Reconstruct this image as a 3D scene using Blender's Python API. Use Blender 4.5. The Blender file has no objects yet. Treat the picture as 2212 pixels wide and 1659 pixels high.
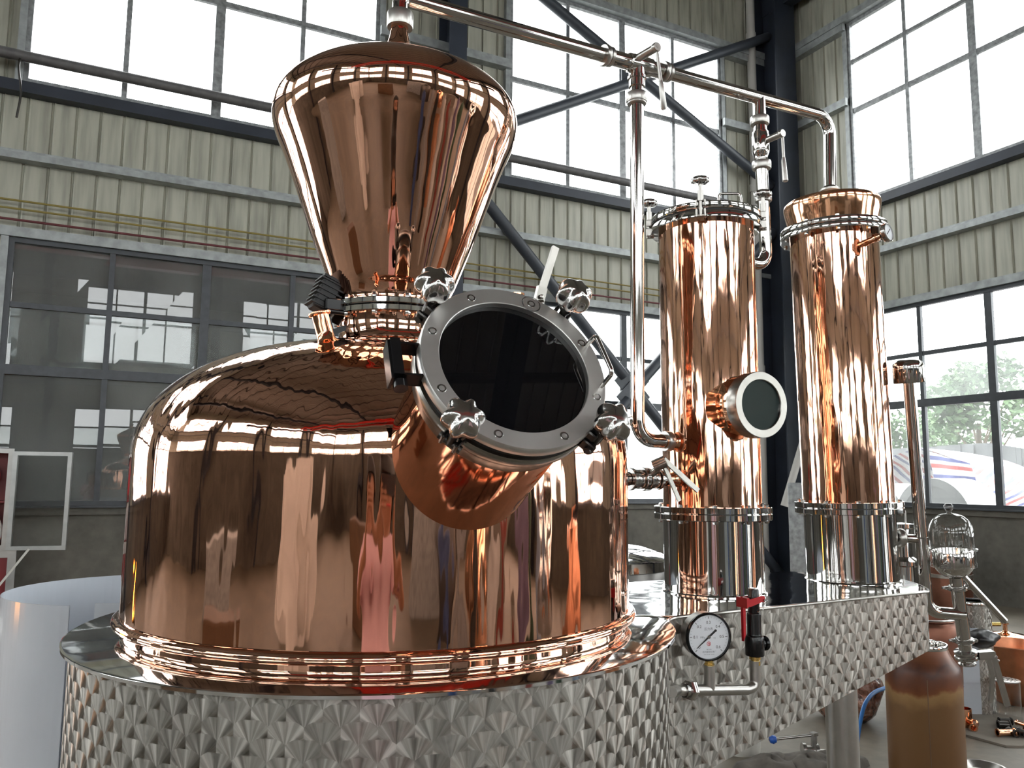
import bpy, math, random
from mathutils import Vector, Matrix
random.seed(7)
SC = bpy.context.scene
COL = SC.collection
R = math.radians
PI = math.pi

# ------------------------------------------------------------------ camera, sky, exposure
cam = bpy.data.cameras.new('camera')
cam.sensor_width = 36.0
cam.lens = 1740.0 / 2212.0 * 36.0
cam.clip_start = 0.05
cam.clip_end = 300
co = bpy.data.objects.new('camera', cam)
COL.objects.link(co)
YAW, PITCH, ROLL = R(26.88), R(6.676), R(0.526)
F = Vector((math.sin(YAW) * math.cos(PITCH), math.cos(YAW) * math.cos(PITCH), math.sin(PITCH)))
R0 = Vector((math.cos(YAW), -math.sin(YAW), 0))
U0 = R0.cross(F)
RR = R0 * math.cos(ROLL) + U0 * math.sin(ROLL)
UU = -R0 * math.sin(ROLL) + U0 * math.cos(ROLL)
co.matrix_world = Matrix(((RR.x, UU.x, -F.x, 0), (RR.y, UU.y, -F.y, 0), (RR.z, UU.z, -F.z, 1.6), (0, 0, 0, 1)))
SC.camera = co

world = bpy.data.worlds.new('overcast_sky')
SC.world = world
world.use_nodes = True
bg = world.node_tree.nodes['Background']
bg.inputs['Color'].default_value = (0.97, 0.99, 1.0, 1)
bg.inputs['Strength'].default_value = 8.6
world.cycles.sampling_method = 'MANUAL'
world.cycles.sample_map_resolution = 64

SC.view_settings.view_transform = 'Standard'
SC.view_settings.look = 'None'
SC.view_settings.exposure = 0.0
SC.view_settings.gamma = 1.0
SC.view_settings.use_curve_mapping = False
SC.cycles.use_denoising = True
SC.cycles.max_bounces = 14
SC.cycles.diffuse_bounces = 6
SC.cycles.glossy_bounces = 8
SC.cycles.transparent_max_bounces = 24
SC.cycles.sample_clamp_indirect = 12.0
SC.cycles.caustics_reflective = False
SC.cycles.caustics_refractive = False


# ------------------------------------------------------------------ materials
def new_mat(name):
    m = bpy.data.materials.new(name)
    m.use_nodes = True
    nt = m.node_tree
    b = nt.nodes['Principled BSDF']
    return m, nt, b


def node(nt, t, **kw):
    n = nt.nodes.new(t)
    for k, v in kw.items():
        setattr(n, k, v)
    return n


def setin(nt, sock, v):
    if isinstance(v, bpy.types.NodeSocket):
        nt.links.new(v, sock)
    else:
        sock.default_value = v


def math_(nt, op, a, b=None, c=None):
    n = node(nt, 'ShaderNodeMath', operation=op)
    setin(nt, n.inputs[0], a)
    if b is not None:
        setin(nt, n.inputs[1], b)
    if c is not None:
        setin(nt, n.inputs[2], c)
    return n.outputs[0]


def vmath(nt, op, a, b=None, scale=None):
    n = node(nt, 'ShaderNodeVectorMath', operation=op)
    setin(nt, n.inputs[0], a)
    if b is not None:
        setin(nt, n.inputs[1], b)
    if scale is not None:
        setin(nt, n.inputs['Scale'], scale)
    return n.outputs['Value'] if op in ('DOT_PRODUCT', 'LENGTH') else n.outputs[0]


def noise(nt, scale, detail=3.0, stretch=None, space='Object', rough=0.5):
    tc = node(nt, 'ShaderNodeTexCoord')
    v = tc.outputs[space]
    if stretch:
        mp = node(nt, 'ShaderNodeMapping')
        mp.inputs['Scale'].default_value = stretch
        nt.links.new(v, mp.inputs['Vector'])
        v = mp.outputs[0]
    n = node(nt, 'ShaderNodeTexNoise')
    n.inputs['Scale'].default_value = scale
    n.inputs['Detail'].default_value = detail
    n.inputs['Roughness'].default_value = rough
    nt.links.new(v, n.inputs['Vector'])
    return n.outputs['Fac']


def ramp(nt, fac, stops):
    r = node(nt, 'ShaderNodeValToRGB')
    while len(r.color_ramp.elements) < len(stops):
        r.color_ramp.elements.new(0.5)
    for e, (p, c) in zip(r.color_ramp.elements, stops):
        e.position = p
        e.color = (*c, 1) if len(c) == 3 else c
    nt.links.new(fac, r.inputs['Fac'])
    return r.outputs['Color']


def bump(nt, b, height, strength, dist):
    n = node(nt, 'ShaderNodeBump')
    n.inputs['Strength'].default_value = strength
    n.inputs['Distance'].default_value = dist
    nt.links.new(height, n.inputs['Height'])
    nt.links.new(n.outputs[0], b.inputs['Normal'])
    return n.outputs[0]


def plain(name, col, rough=0.5, metal=0.0, var=0.0, vscale=6.0, spec=0.5, stretch=None, bmp=0.0, coat=0.0):
    m, nt, b = new_mat(name)
    b.inputs['Roughness'].default_value = rough
    b.inputs['Metallic'].default_value = metal
    b.inputs['Specular IOR Level'].default_value = spec
    b.inputs['Coat Weight'].default_value = coat
    if var > 0:
        f = noise(nt, vscale, 5.0, stretch)
        lo = tuple(max(0, c * (1 - var)) for c in col)
        hi = tuple(min(1, c * (1 + var)) for c in col)
        nt.links.new(ramp(nt, f, [(0.3, lo), (0.7, hi)]), b.inputs['Base Color'])
        if bmp:
            bump(nt, b, f, bmp, 0.01)
    else:
        b.inputs['Base Color'].default_value = (*col, 1)
    return m


def polished(name, col, rough, wav=0.0, wscale=8.0, stretch=(1, 1, 0.3), dist=0.01, fine=0.0):
    """mirror-polished sheet metal with a little hand-hammered waviness"""
    m, nt, b = new_mat(name)
    b.inputs['Base Color'].default_value = (*col, 1)
    b.inputs['Metallic'].default_value = 1.0
    b.inputs['Roughness'].default_value = rough
    if wav:
        f = noise(nt, wscale, 2.0, stretch)
        if fine:
            f2 = noise(nt, wscale * 5, 1.0, (1, 1, 0.15))
            f = math_(nt, 'ADD', f, math_(nt, 'MULTIPLY', f2, fine))
        bump(nt, b, f, wav, dist)
    return m


M = {}
CU = (0.76, 0.425, 0.295)
M['copper'] = polished('polished_copper', CU, 0.035, 0.22, 9.0, (1, 1, 0.22), 0.02, 0.16)
M['copper_dome'] = polished('polished_copper_head', CU, 0.03, 0.12, 7.0, (1, 1, 0.3), 0.02, 0.10)
M['copper_column'] = polished('polished_copper_tube', (0.80, 0.445, 0.305), 0.05, 0.25, 16.0, (1, 1, 0.06), 0.01, 0.2)
M['copper_bright'] = polished('bright_copper', (0.93, 0.50, 0.30), 0.09, 0.2, 14.0, (1, 1, 1), 0.01)
M['copper_dull'] = plain('dull_copper', (0.62, 0.27, 0.15), 0.32, 1.0, 0.25, 8.0)
M['steel'] = polished('mirror_steel', (0.60, 0.59, 0.575), 0.05, 0.05, 12.0, (1, 1, 0.3), 0.01)
M['steel_pipe'] = polished('polished_steel_pipe', (0.56, 0.54, 0.515), 0.07)
M['steel_satin'] = plain('satin_steel', (0.47, 0.455, 0.43), 0.30, 1.0, 0.06, 30.0)
M['steel_cast'] = plain('cast_steel', (0.50, 0.49, 0.475), 0.17, 1.0, 0.08, 40.0)
M['steel_deck'] = polished('deck_steel', (0.74, 0.74, 0.74), 0.06, 0.25, 5.0, (1, 1, 1), 0.012)
M['copper_smooth'] = polished('smooth_copper', CU, 0.06, 0.10, 7.0, (1, 1, 1), 0.01)
M['flange_steel'] = plain('turned_steel', (0.36, 0.345, 0.32), 0.26, 1.0, 0.10, 20.0)
M['steel_cover'] = plain('ground_steel', (0.72, 0.71, 0.69), 0.42, 1.0, 0.10, 14.0)
M['copper_dark'] = plain('dark_copper', (0.20, 0.085, 0.055), 0.4, 0.8, 0.25, 4.0)
M['dark_steel'] = plain('dark_steel', (0.09, 0.085, 0.08), 0.3, 0.9)
M['black_rubber'] = plain('black_rubber', (0.015, 0.015, 0.016), 0.5)
M['black_paint'] = plain('black_paint', (0.008, 0.008, 0.009), 0.18, spec=0.4)
M['red_paint'] = plain('red_paint', (0.50, 0.012, 0.02), 0.3)
M['brass'] = plain('brass', (0.72, 0.50, 0.16), 0.22, 1.0)
M['white_enamel'] = plain('white_enamel', (0.82, 0.84, 0.88), 0.35)
M['ink_black'] = plain('ink_black', (0.012, 0.012, 0.014), 0.5)
M['ink_grey'] = plain('ink_grey', (0.16, 0.17, 0.2), 0.5)
M['ink_red'] = plain('ink_red', (0.62, 0.05, 0.06), 0.5)
M['dark_interior'] = plain('unlit_interior_black', (0.004, 0.004, 0.005), 0.015, spec=0.5)  # opaque black pane stands for the unlit inside of the pot
M['green_glass'] = plain('green_sight_glass', (0.02, 0.035, 0.036), 0.03, spec=0.8)
M['galv'] = plain('galvanised_steel', (0.34, 0.36, 0.36), 0.5, 0.35, 0.22, 9.0)
M['navy'] = plain('navy_paint', (0.020, 0.026, 0.040), 0.5, 0, 0.2, 3.0)
M['brace'] = plain('brace_paint', (0.045, 0.052, 0.065), 0.45, 0, 0.2, 3.0)
M['frame_grey'] = plain('window_frame_paint', (0.27, 0.28, 0.285), 0.45, 0.2, 0.35, 18.0)
M['frame_dark'] = plain('dark_window_frame', (0.055, 0.06, 0.068), 0.4, 0.2, 0.15, 10.0)
M['sill'] = plain('sill_concrete', (0.36, 0.35, 0.32), 0.8, 0, 0.2, 5.0)
M['pvc'] = plain('grey_pvc', (0.50, 0.48, 0.45), 0.4)
M['yellow_pipe'] = plain('yellow_pipe', (0.26, 0.20, 0.05), 0.5)
M['red_pipe'] = plain('red_pipe', (0.13, 0.025, 0.03), 0.5)
M['rust_pipe'] = plain('grey_pipe', (0.12, 0.115, 0.115), 0.55, 0.2, 0.2, 12.0)
M['film_steel'] = plain('film_covered_steel', (0.56, 0.59, 0.64), 0.22, 0.0, 0.06, 3.0, spec=0.5)
M['cardboard'] = plain('cardboard', (0.23, 0.20, 0.165), 0.85, 0, 0.15, 4.0)
M['blue_hose'] = plain('blue_hose', (0.03, 0.16, 0.45), 0.4)
M['blue_plastic'] = plain('blue_plastic', (0.02, 0.10, 0.45), 0.35)
M['white_plastic'] = plain('white_plastic', (0.62, 0.60, 0.55), 0.45, 0, 0.1, 6.0)
M['rag'] = plain('grey_rag', (0.12, 0.105, 0.09), 0.9, 0, 0.3, 14.0)
M['foam'] = plain('white_foam', (0.80, 0.78, 0.74), 0.8, 0, 0.08, 3.0)
M['cab_red'] = plain('cabinet_red', (0.20, 0.015, 0.02), 0.45)
M['alu'] = plain('aluminium', (0.40, 0.40, 0.39), 0.35, 0.8, 0.1, 9.0)
M['crane_red'] = plain('crane_red', (0.62, 0.03, 0.02), 0.4)
M['purlin'] = plain('purlin_grey', (0.10, 0.09, 0.085), 0.6)
M['annex'] = plain('annex_wall', (0.20, 0.20, 0.19), 0.8, 0, 0.15, 2.0)
M['skin'] = plain('skin', (0.42, 0.20, 0.12), 0.5)
M['pink_cloth'] = plain('pink_cloth', (0.85, 0.55, 0.60), 0.8, 0, 0.05, 9.0)
M['hair'] = plain('hair', (0.012, 0.009, 0.008), 0.5)
M['bag_black'] = plain('black_plastic_bag', (0.02, 0.02, 0.022), 0.35)
M['grey_net'] = plain('grey_net', (0.10, 0.105, 0.11), 0.9, 0, 0.2, 3.0)
M['outside_white'] = plain('white_outside_paint', (0.55, 0.56, 0.56), 0.6)
M['outside_grey'] = plain('grey_outside_paint', (0.10, 0.10, 0.10), 0.6)
M['bark'] = plain('bark', (0.12, 0.09, 0.06), 0.9)
M['asphalt'] = plain('yard_concrete', (0.13, 0.13, 0.12), 0.9, 0, 0.15, 1.0)
M['wood_dark'] = plain('dark_wood', (0.13, 0.07, 0.035), 0.6, 0, 0.2, 4.0)


def leaf_mat():
    m, nt, b = new_mat('leaf_green')
    f = noise(nt, 1.3, 4.0)
    nt.links.new(ramp(nt, f, [(0.3, (0.035, 0.085, 0.028)), (0.7, (0.09, 0.15, 0.06))]), b.inputs['Base Color'])
    b.inputs['Roughness'].default_value = 0.6
    return m


M['leaf'] = leaf_mat()


def panel_mat():
    m, nt, b = new_mat('wall_sheet_paint')
    f = noise(nt, 2.2, 6.0, (6, 6, 0.5))
    f2 = noise(nt, 0.5, 4.0)
    mx = math_(nt, 'ADD', math_(nt, 'MULTIPLY', f, 0.6), math_(nt, 'MULTIPLY', f2, 0.4))
    nt.links.new(ramp(nt, mx, [(0.36, (0.29, 0.285, 0.235)), (0.52, (0.425, 0.42, 0.345)), (0.68, (0.49, 0.485, 0.405))]),
                 b.inputs['Base Color'])
    b.inputs['Roughness'].default_value = 0.42
    return m


M['panel'] = panel_mat()


def concrete(name, a, c, scale=1.6, rough=0.75, bm=0.15):
    m, nt, b = new_mat(name)
    f = noise(nt, scale, 8.0, None, 'Object', 0.62)
    f2 = noise(nt, scale * 9, 4.0)
    mx = math_(nt, 'ADD', math_(nt, 'MULTIPLY', f, 0.75), math_(nt, 'MULTIPLY', f2, 0.25))
    nt.links.new(ramp(nt, mx, [(0.32, a), (0.68, c)]), b.inputs['Base Color'])
    r = node(nt, 'ShaderNodeMapRange')
    r.inputs['To Min'].default_value = rough - 0.2
    r.inputs['To Max'].default_value = rough + 0.15
    nt.links.new(f, r.inputs['Value'])
    nt.links.new(r.outputs[0], b.inputs['Roughness'])
    bump(nt, b, f2, bm, 0.01)
    return m


M['floor'] = concrete('floor_concrete', (0.11, 0.092, 0.068), (0.23, 0.198, 0.152), 1.3, 0.6)
M['concrete_wall'] = concrete('wall_concrete', (0.058, 0.053, 0.045), (0.16, 0.148, 0.125), 1.1, 0.8)


def ceiling_mat():
    return plain('roof_sheet', (0.40, 0.37, 0.34), 0.5, 0, 0.12, 1.5)


M['ceiling'] = ceiling_mat()


def thin_glass(name, tint=(0.97, 0.985, 0.98), refl=1.0, rough=0.0, dust=0.0, veil=False):
    m, nt, b = new_mat(name)
    nt.nodes.remove(b)
    out = nt.nodes['Material Output']
    tr = node(nt, 'ShaderNodeBsdfTransparent')
    tr.inputs['Color'].default_value = (*tint, 1)
    gl = node(nt, 'ShaderNodeBsdfGlossy')
    gl.inputs['Roughness'].default_value = rough
    # Schlick reflectance from the unsigned facing angle (a sheet of glass has two sides)
    geo = node(nt, 'ShaderNodeNewGeometry')
    cs = math_(nt, 'ABSOLUTE', vmath(nt, 'DOT_PRODUCT', geo.outputs['Normal'], geo.outputs['Incoming']))
    p5 = math_(nt, 'POWER', math_(nt, 'SUBTRACT', 1.0, cs), 5.0)
    fac = math_(nt, 'MINIMUM', math_(nt, 'MULTIPLY', math_(nt, 'ADD', 0.045, math_(nt, 'MULTIPLY', p5, 0.95)), refl), 1.0)
    mx = node(nt, 'ShaderNodeMixShader')
    nt.links.new(fac, mx.inputs[0])
    nt.links.new(tr.outputs[0], mx.inputs[1])
    nt.links.new(gl.outputs[0], mx.inputs[2])
    if dust:
        df = node(nt, 'ShaderNodeBsdfTranslucent' if veil else 'ShaderNodeBsdfDiffuse')
        df.inputs['Color'].default_value = (0.72, 0.74, 0.72, 1) if veil else (0.55, 0.56, 0.54, 1)
        m2 = node(nt, 'ShaderNodeMixShader')
        f = noise(nt, 1.2, 5.0, (1, 1, .6))
        nt.links.new(math_(nt, 'MULTIPLY', f, dust * 2), m2.inputs[0])
        nt.links.new(mx.outputs[0], m2.inputs[1])
        nt.links.new(df.outputs[0], m2.inputs[2])
        mx = m2
    nt.links.new(mx.outputs[0], out.inputs['Surface'])
    return m


M['pane'] = thin_glass('window_glass', (0.97, 0.985, 0.98), 1.3, 0.0, 0.075, True)
M['pane_dim'] = thin_glass('dusty_window_glass', (0.62, 0.66, 0.66), 2.0, 0.0, 0.20)
M['clear'] = thin_glass('clear_glass', (0.96, 0.965, 0.96), 1.6)


def brushed_circles():
    """steel finished with rows of overlapping circular brush strokes: the brushing direction
    runs round each disc, so the sheen turns with it (anisotropic)"""
    m, nt, b = new_mat('circle_brushed_steel')
    uv = node(nt, 'ShaderNodeUVMap').outputs[0]
    sp = node(nt, 'ShaderNodeSeparateXYZ')
    nt.links.new(uv, sp.inputs[0])
    dx, dz, rad = 0.052, 0.0245, 0.039
    x = math_(nt, 'DIVIDE', sp.outputs[0], dx)
    y = math_(nt, 'DIVIDE', sp.outputs[1], dz)
    j0 = math_(nt, 'ROUND', y)
    vx = vz = ident = None
    for off in (1, 0, -1):      # the disc of the lowest row that covers the point was brushed last
        k = math_(nt, 'ADD', j0, float(off))
        odd = math_(nt, 'MULTIPLY', math_(nt, 'FLOORED_MODULO', k, 2.0), 0.5)
        cx = math_(nt, 'ADD', math_(nt, 'ROUND', math_(nt, 'SUBTRACT', x, odd)), odd)
        lx = math_(nt, 'MULTIPLY', math_(nt, 'SUBTRACT', x, cx), dx)
        lz = math_(nt, 'MULTIPLY', math_(nt, 'SUBTRACT', y, k), dz)
        d = math_(nt, 'SQRT', math_(nt, 'ADD', math_(nt, 'MULTIPLY', lx, lx), math_(nt, 'MULTIPLY', lz, lz)))
        inside = math_(nt, 'LESS_THAN', d, rad)
        idn = math_(nt, 'ADD', math_(nt, 'MULTIPLY', cx, 7.31), math_(nt, 'MULTIPLY', k, 3.17))
        if vx is None:
            vx, vz, ident = lx, lz, idn
        else:
            ident = math_(nt, 'ADD', math_(nt, 'MULTIPLY', inside, idn), math_(nt, 'MULTIPLY', math_(nt, 'SUBTRACT', 1.0, inside), ident))
            vx = math_(nt, 'ADD', math_(nt, 'MULTIPLY', inside, lx), math_(nt, 'MULTIPLY', math_(nt, 'SUBTRACT', 1.0, inside), vx))
            vz = math_(nt, 'ADD', math_(nt, 'MULTIPLY', inside, lz), math_(nt, 'MULTIPLY', math_(nt, 'SUBTRACT', 1.0, inside), vz))
    geo = node(nt, 'ShaderNodeNewGeometry')
    tx = vmath(nt, 'NORMALIZE', vmath(nt, 'CROSS_PRODUCT', (0, 0, 1), geo.outputs['Normal']))
    t1 = vmath(nt, 'SCALE', tx, None, vx)
    t2 = vmath(nt, 'SCALE', (0, 0, 1), None, vz)
    tang = vmath(nt, 'NORMALIZE', vmath(nt, 'ADD', t1, t2))
    nt.links.new(tang, b.inputs['Tangent'])
    # uneven scratches: their radial sheen streaks are painted into each disc's base colour
    cv = node(nt, 'ShaderNodeCombineXYZ')
    nt.links.new(vx, cv.inputs[0])
    nt.links.new(vz, cv.inputs[1])
    un = vmath(nt, 'SCALE', vmath(nt, 'NORMALIZE', cv.outputs[0]), None, 3.2)
    ci = node(nt, 'ShaderNodeCombineXYZ')
    nt.links.new(ident, ci.inputs[2])
    ns = node(nt, 'ShaderNodeTexNoise')
    ns.inputs['Scale'].default_value = 1.0
    ns.inputs['Detail'].default_value = 3.0
    nt.links.new(vmath(nt, 'ADD', un, ci.outputs[0]), ns.inputs['Vector'])
    nt.links.new(ramp(nt, ns.outputs['Fac'], [(0.30, (0.17, 0.158, 0.142)), (0.52, (0.31, 0.29, 0.262)), (0.70, (0.54, 0.51, 0.47))]), b.inputs['Base Color'])
    b.inputs['Metallic'].default_value = 1.0
    b.inputs['Roughness'].default_value = 0.38
    b.inputs['Anisotropic'].default_value = 1.0
    return m


M['circles'] = brushed_circles()


def drum_mat():
    """brown stained drum: rust-red band near the shoulder that runs down in a ragged edge"""
    m, nt, b = new_mat('stained_brown_drum')
    tc = node(nt, 'ShaderNodeTexCoord')
    sp = node(nt, 'ShaderNodeSeparateXYZ')
    nt.links.new(tc.outputs['Object'], sp.inputs[0])
    f = noise(nt, 4.0, 5.0)
    z = math_(nt, 'ADD', sp.outputs[2], math_(nt, 'MULTIPLY', math_(nt, 'SUBTRACT', f, 0.5), 0.26))
    zz = node(nt, 'ShaderNodeMapRange')
    zz.inputs['From Min'].default_value = 0.0
    zz.inputs['From Max'].default_value = 0.8
    nt.links.new(z, zz.inputs['Value'])
    c = ramp(nt, zz.outputs[0], [(0.0, (0.15, 0.070, 0.026)), (0.55, (0.17, 0.085, 0.032)), (0.64, (0.30, 0.17, 0.065)),
                                (0.67, (0.16, 0.045, 0.012)), (0.76, (0.055, 0.018, 0.01)), (0.82, (0.15, 0.05, 0.02)), (1.0, (0.22, 0.085, 0.035))])
    nt.links.new(c, b.inputs['Base Color'])
    b.inputs['Roughness'].default_value = 0.42
    b.inputs['Metallic'].default_value = 0.25
    return m


M['drum'] = drum_mat()


def tarp_mat():
    m, nt, b = new_mat('striped_tarpaulin')
    uv = node(nt, 'ShaderNodeUVMap').outputs[0]
    sp = node(nt, 'ShaderNodeSeparateXYZ')
    nt.links.new(uv, sp.inputs[0])
    s = math_(nt, 'FRACT', math_(nt, 'MULTIPLY', sp.outputs[0], 3.6))
    r = node(nt, 'ShaderNodeValToRGB')
    r.color_ramp.interpolation = 'CONSTANT'
    cols = [(0.0, (0.6, 0.6, 0.62)), (0.22, (0.06, 0.07, 0.22)), (0.45, (0.6, 0.6, 0.62)), (0.65, (0.36, 0.06, 0.06)), (0.88, (0.6, 0.6, 0.62))]
    while len(r.color_ramp.elements) < len(cols):
        r.color_ramp.elements.new(0.5)
    for e, (p, c) in zip(r.color_ramp.elements, cols):
        e.position = p
        e.color = (*c, 1)
    nt.links.new(s, r.inputs['Fac'])
    nt.links.new(r.outputs[0], b.inputs['Base Color'])
    b.inputs['Roughness'].default_value = 0.5
    return m


M['tarp'] = tarp_mat()


def bag_mat():
    m, nt, b = new_mat('clear_bag_of_copper')
    f = noise(nt, 22.0, 4.0)
    nt.links.new(ramp(nt, f, [(0.35, (0.10, 0.05, 0.035)), (0.55, (0.40, 0.20, 0.14)), (0.7, (0.6, 0.45, 0.40))]), b.inputs['Base Color'])
    b.inputs['Roughness'].default_value = 0.22
    b.inputs['Metallic'].default_value = 0.3
    b.inputs['Coat Weight'].default_value = 0.6
    bump(nt, b, f, 0.8, 0.02)
    return m


M['bag'] = bag_mat()


def flame_mat():
    m, nt, b = new_mat('gas_flame')
    b.inputs['Base Color'].default_value = (0, 0, 0, 1)
    b.inputs['Emission Color'].default_value = (1.0, 0.38, 0.04, 1)
    b.inputs['Emission Strength'].default_value = 35.0
    return m


M['flame'] = flame_mat()


# ------------------------------------------------------------------ mesh builder
def frame_of(d):
    d = Vector(d).normalized()
    a = Vector((0, 0, 1)) if abs(d.z) < 0.95 else Vector((1, 0, 0))
    x = a.cross(d).normalized()
    y = d.cross(x)
    return x, y, d


class MB:
    def __init__(self):
        self.v, self.f, self.uv, self.mi = [], [], {}, []
        self.cur = 0

    def face(self, idx, uv=None):
        self.f.append(tuple(idx))
        self.mi.append(self.cur)
        if uv:
            self.uv[len(self.f) - 1] = uv

    def box(self, c, s, ax=None, bev=0.0):
        """box centre c, full sizes s, ax = (x, y, z) unit vectors"""
        c = Vector(c)
        X, Y, Z = ax or (Vector((1, 0, 0)), Vector((0, 1, 0)), Vector((0, 0, 1)))
        X, Y, Z = Vector(X), Vector(Y), Vector(Z)
        hx, hy, hz = s[0] / 2, s[1] / 2, s[2] / 2
        if bev <= 0:
            b = len(self.v)
            for dz in (-1, 1):
                for dy in (-1, 1):
                    for dx in (-1, 1):
                        self.v.append(c + X * dx * hx + Y * dy * hy + Z * dz * hz)
            for q in ((0, 2, 3, 1), (4, 5, 7, 6), (0, 1, 5, 4), (2, 6, 7, 3), (0, 4, 6, 2), (1, 3, 7, 5)):
                self.face([b + k for k in q])
        else:
            e = min(bev, hx * .9, hy * .9, hz * .9)
            pts = []
            for (a, bb) in ((-hx, -hy), (hx, -hy), (hx, hy), (-hx, hy)):
                sx, sy = (1 if a > 0 else -1), (1 if bb > 0 else -1)
                p1, p2 = (a, bb - sy * e), (a - sx * e, bb)
                pts += [p1, p2] if (sx * sy < 0) == False and False else ([p1, p2] if (a, bb) in ((hx, hy), (-hx, -hy)) else [p2, p1])
            # order around: computed by angle
            pts.sort(key=lambda p: math.atan2(p[1], p[0]))
            rings = []
            for z, k in ((-hz, 1), (-hz + e, 0), (hz - e, 0), (hz, 1)):
                r = []
                for (px, py) in pts:
                    qx = px - math.copysign(e * k * .8, px)
                    qy = py - math.copysign(e * k * .8, py)
                    r.append(len(self.v))
                    self.v.append(c + X * qx + Y * qy + Z * z)
                rings.append(r)
            n = len(pts)
            for a, bq in zip(rings[:-1], rings[1:]):
                for i in range(n):
                    self.face([a[i], a[(i + 1) % n], bq[(i + 1) % n], bq[i]])
            self.face(list(reversed(rings[0])))
            self.face(rings[-1])
        return self

    def bar(self, a, b, w, h, up=(0, 0, 1)):
        a, b = Vector(a), Vector(b)
        d = (b - a)
        l = d.length
        d.normalize()
        u = Vector(up)
        s = d.cross(u)
        if s.length < 1e-4:
            s = d.cross(Vector((0, 1, 0)))
        s.normalize()
        u = s.cross(d)
        return self.box((a + b) / 2, (l, w, h), (d, s, u))

    def lathe(self, prof, o=(0, 0, 0), d=(0, 0, 1), seg=48, lobes=None, a0=0.0, a1=2 * PI, uvr=None):
        """revolve (r, h) about the axis through o along d"""
        o = Vector(o)
        x, y, z = frame_of(d)
        full = abs((a1 - a0) - 2 * PI) < 1e-6
        n = seg if full else seg + 1
        rings = []
        for (r, h) in prof:
            if r < 1e-6 and full:
                rings.append([len(self.v)])
                self.v.append(o + z * h)
                continue
            ring = []
            for i in range(n):
                t = a0 + (a1 - a0) * i / seg
                rr = r
                if lobes:
                    k, amp, rmin = lobes
                    if r > rmin:
                        rr = r * (1 + amp * math.cos(k * t))
                ring.append(len(self.v))
                self.v.append(o + (x * math.cos(t) + y * math.sin(t)) * rr + z * h)
            rings.append(ring)
        for q in range(len(rings) - 1):
            A, B = rings[q], rings[q + 1]
            if len(A) == 1 and len(B) == 1:
                continue
            m = seg
            for i in range(m):
                j = (i + 1) % n if full else i + 1
                uv = None
                if uvr:
                    u0, u1 = (a0 + (a1 - a0) * i / seg) * uvr, (a0 + (a1 - a0) * (i + 1) / seg) * uvr
                    v0, v1 = prof[q][1], prof[q + 1][1]
                    uv = [(u0, v0), (u1, v0), (u1, v1), (u0, v1)]
                if len(A) == 1:
                    self.face([A[0], B[j], B[i]])
                elif len(B) == 1:
                    self.face([A[i], A[j], B[0]])
                else:
                    self.face([A[i], A[j], B[j], B[i]], uv)
        return self

    def cyl(self, a, b, r, seg=24, r2=None):
        a, b = Vector(a), Vector(b)
        l = (b - a).length
        r2 = r if r2 is None else r2
        return self.lathe([(0, 0), (r, 0), (r2, l), (0, l)], a, b - a, seg)

    def tube(self, pts, r, seg=20, cap=True, closed=False):
        pts = [Vector(p) for p in pts]
        n = len(pts)
        rings = []
        prev = None
        for i, p in enumerate(pts):
            if closed:
                d = (pts[(i + 1) % n] - pts[i - 1]).normalized()
            elif i == 0:
                d = (pts[1] - p).normalized()
            elif i == n - 1:
                d = (p - pts[-2]).normalized()
            else:
                d = ((p - pts[i - 1]).normalized() + (pts[i + 1] - p).normalized()).normalized()
            if prev is None:
                x = frame_of(d)[0]
            else:
                x = (prev - d * prev.dot(d)).normalized()
            y = d.cross(x)
            prev = x
            rr = r[i] if isinstance(r, (list, tuple)) else r
            ring = []
            for k in range(seg):
                t = 2 * PI * k / seg
                ring.append(len(self.v))
                self.v.append(p + (x * math.cos(t) + y * math.sin(t)) * rr)
            rings.append(ring)
        pairs = list(zip(rings[:-1], rings[1:])) + ([(rings[-1], rings[0])] if closed else [])
        for A, B in pairs:
            for k in range(seg):
                j = (k + 1) % seg
                self.face([A[k], A[j], B[j], B[k]])
        if cap and not closed:
            self.face(list(reversed(rings[0])))
            self.face(rings[-1])
        return self

    def prism(self, poly, z0, z1, o=(0, 0, 0), ax=None):
        """2-D polygon extruded from z0 to z1 along ax[2]"""
        o = Vector(o)
        X, Y, Z = ax or (Vector((1, 0, 0)), Vector((0, 1, 0)), Vector((0, 0, 1)))
        X, Y, Z = Vector(X), Vector(Y), Vector(Z)
        n = len(poly)
        b = len(self.v)
        for z in (z0, z1):
            for (px, py) in poly:
                self.v.append(o + X * px + Y * py + Z * z)
        for i in range(n):
            j = (i + 1) % n
            self.face([b + i, b + j, b + n + j, b + n + i])
        self.face([b + i for i in reversed(range(n))])
        self.face([b + n + i for i in range(n)])
        return self

    def quad(self, a, b, c, d, uv=None):
        k = len(self.v)
        self.v += [Vector(a), Vector(b), Vector(c), Vector(d)]
        self.face([k, k + 1, k + 2, k + 3], uv)
        return self

    def build(self, name, mats, parent=None, smooth=38.0, local=False):
        me = bpy.data.meshes.new(name)
        off = Vector((0, 0, 0))
        if parent is not None and not local:
            p = parent
            while p is not None:
                off += p.location
                p = p.parent
        me.from_pydata([tuple(v - off) for v in self.v], [], self.f)
        if self.uv:
            ul = me.uv_layers.new(name='UVMap')
            for p in me.polygons:
                uv = self.uv.get(p.index)
                if uv:
                    for li, q in zip(p.loop_indices, uv):
                        ul.data[li].uv = q
        for m in (mats if isinstance(mats, (list, tuple)) else [mats]):
            me.materials.append(m)
        if any(self.mi):
            me.polygons.foreach_set('material_index', self.mi)
        if smooth:
            me.polygons.foreach_set('use_smooth', [True] * len(me.polygons))
            me.set_sharp_from_angle(angle=R(smooth))
        me.update()
        o = bpy.data.objects.new(name, me)
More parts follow.
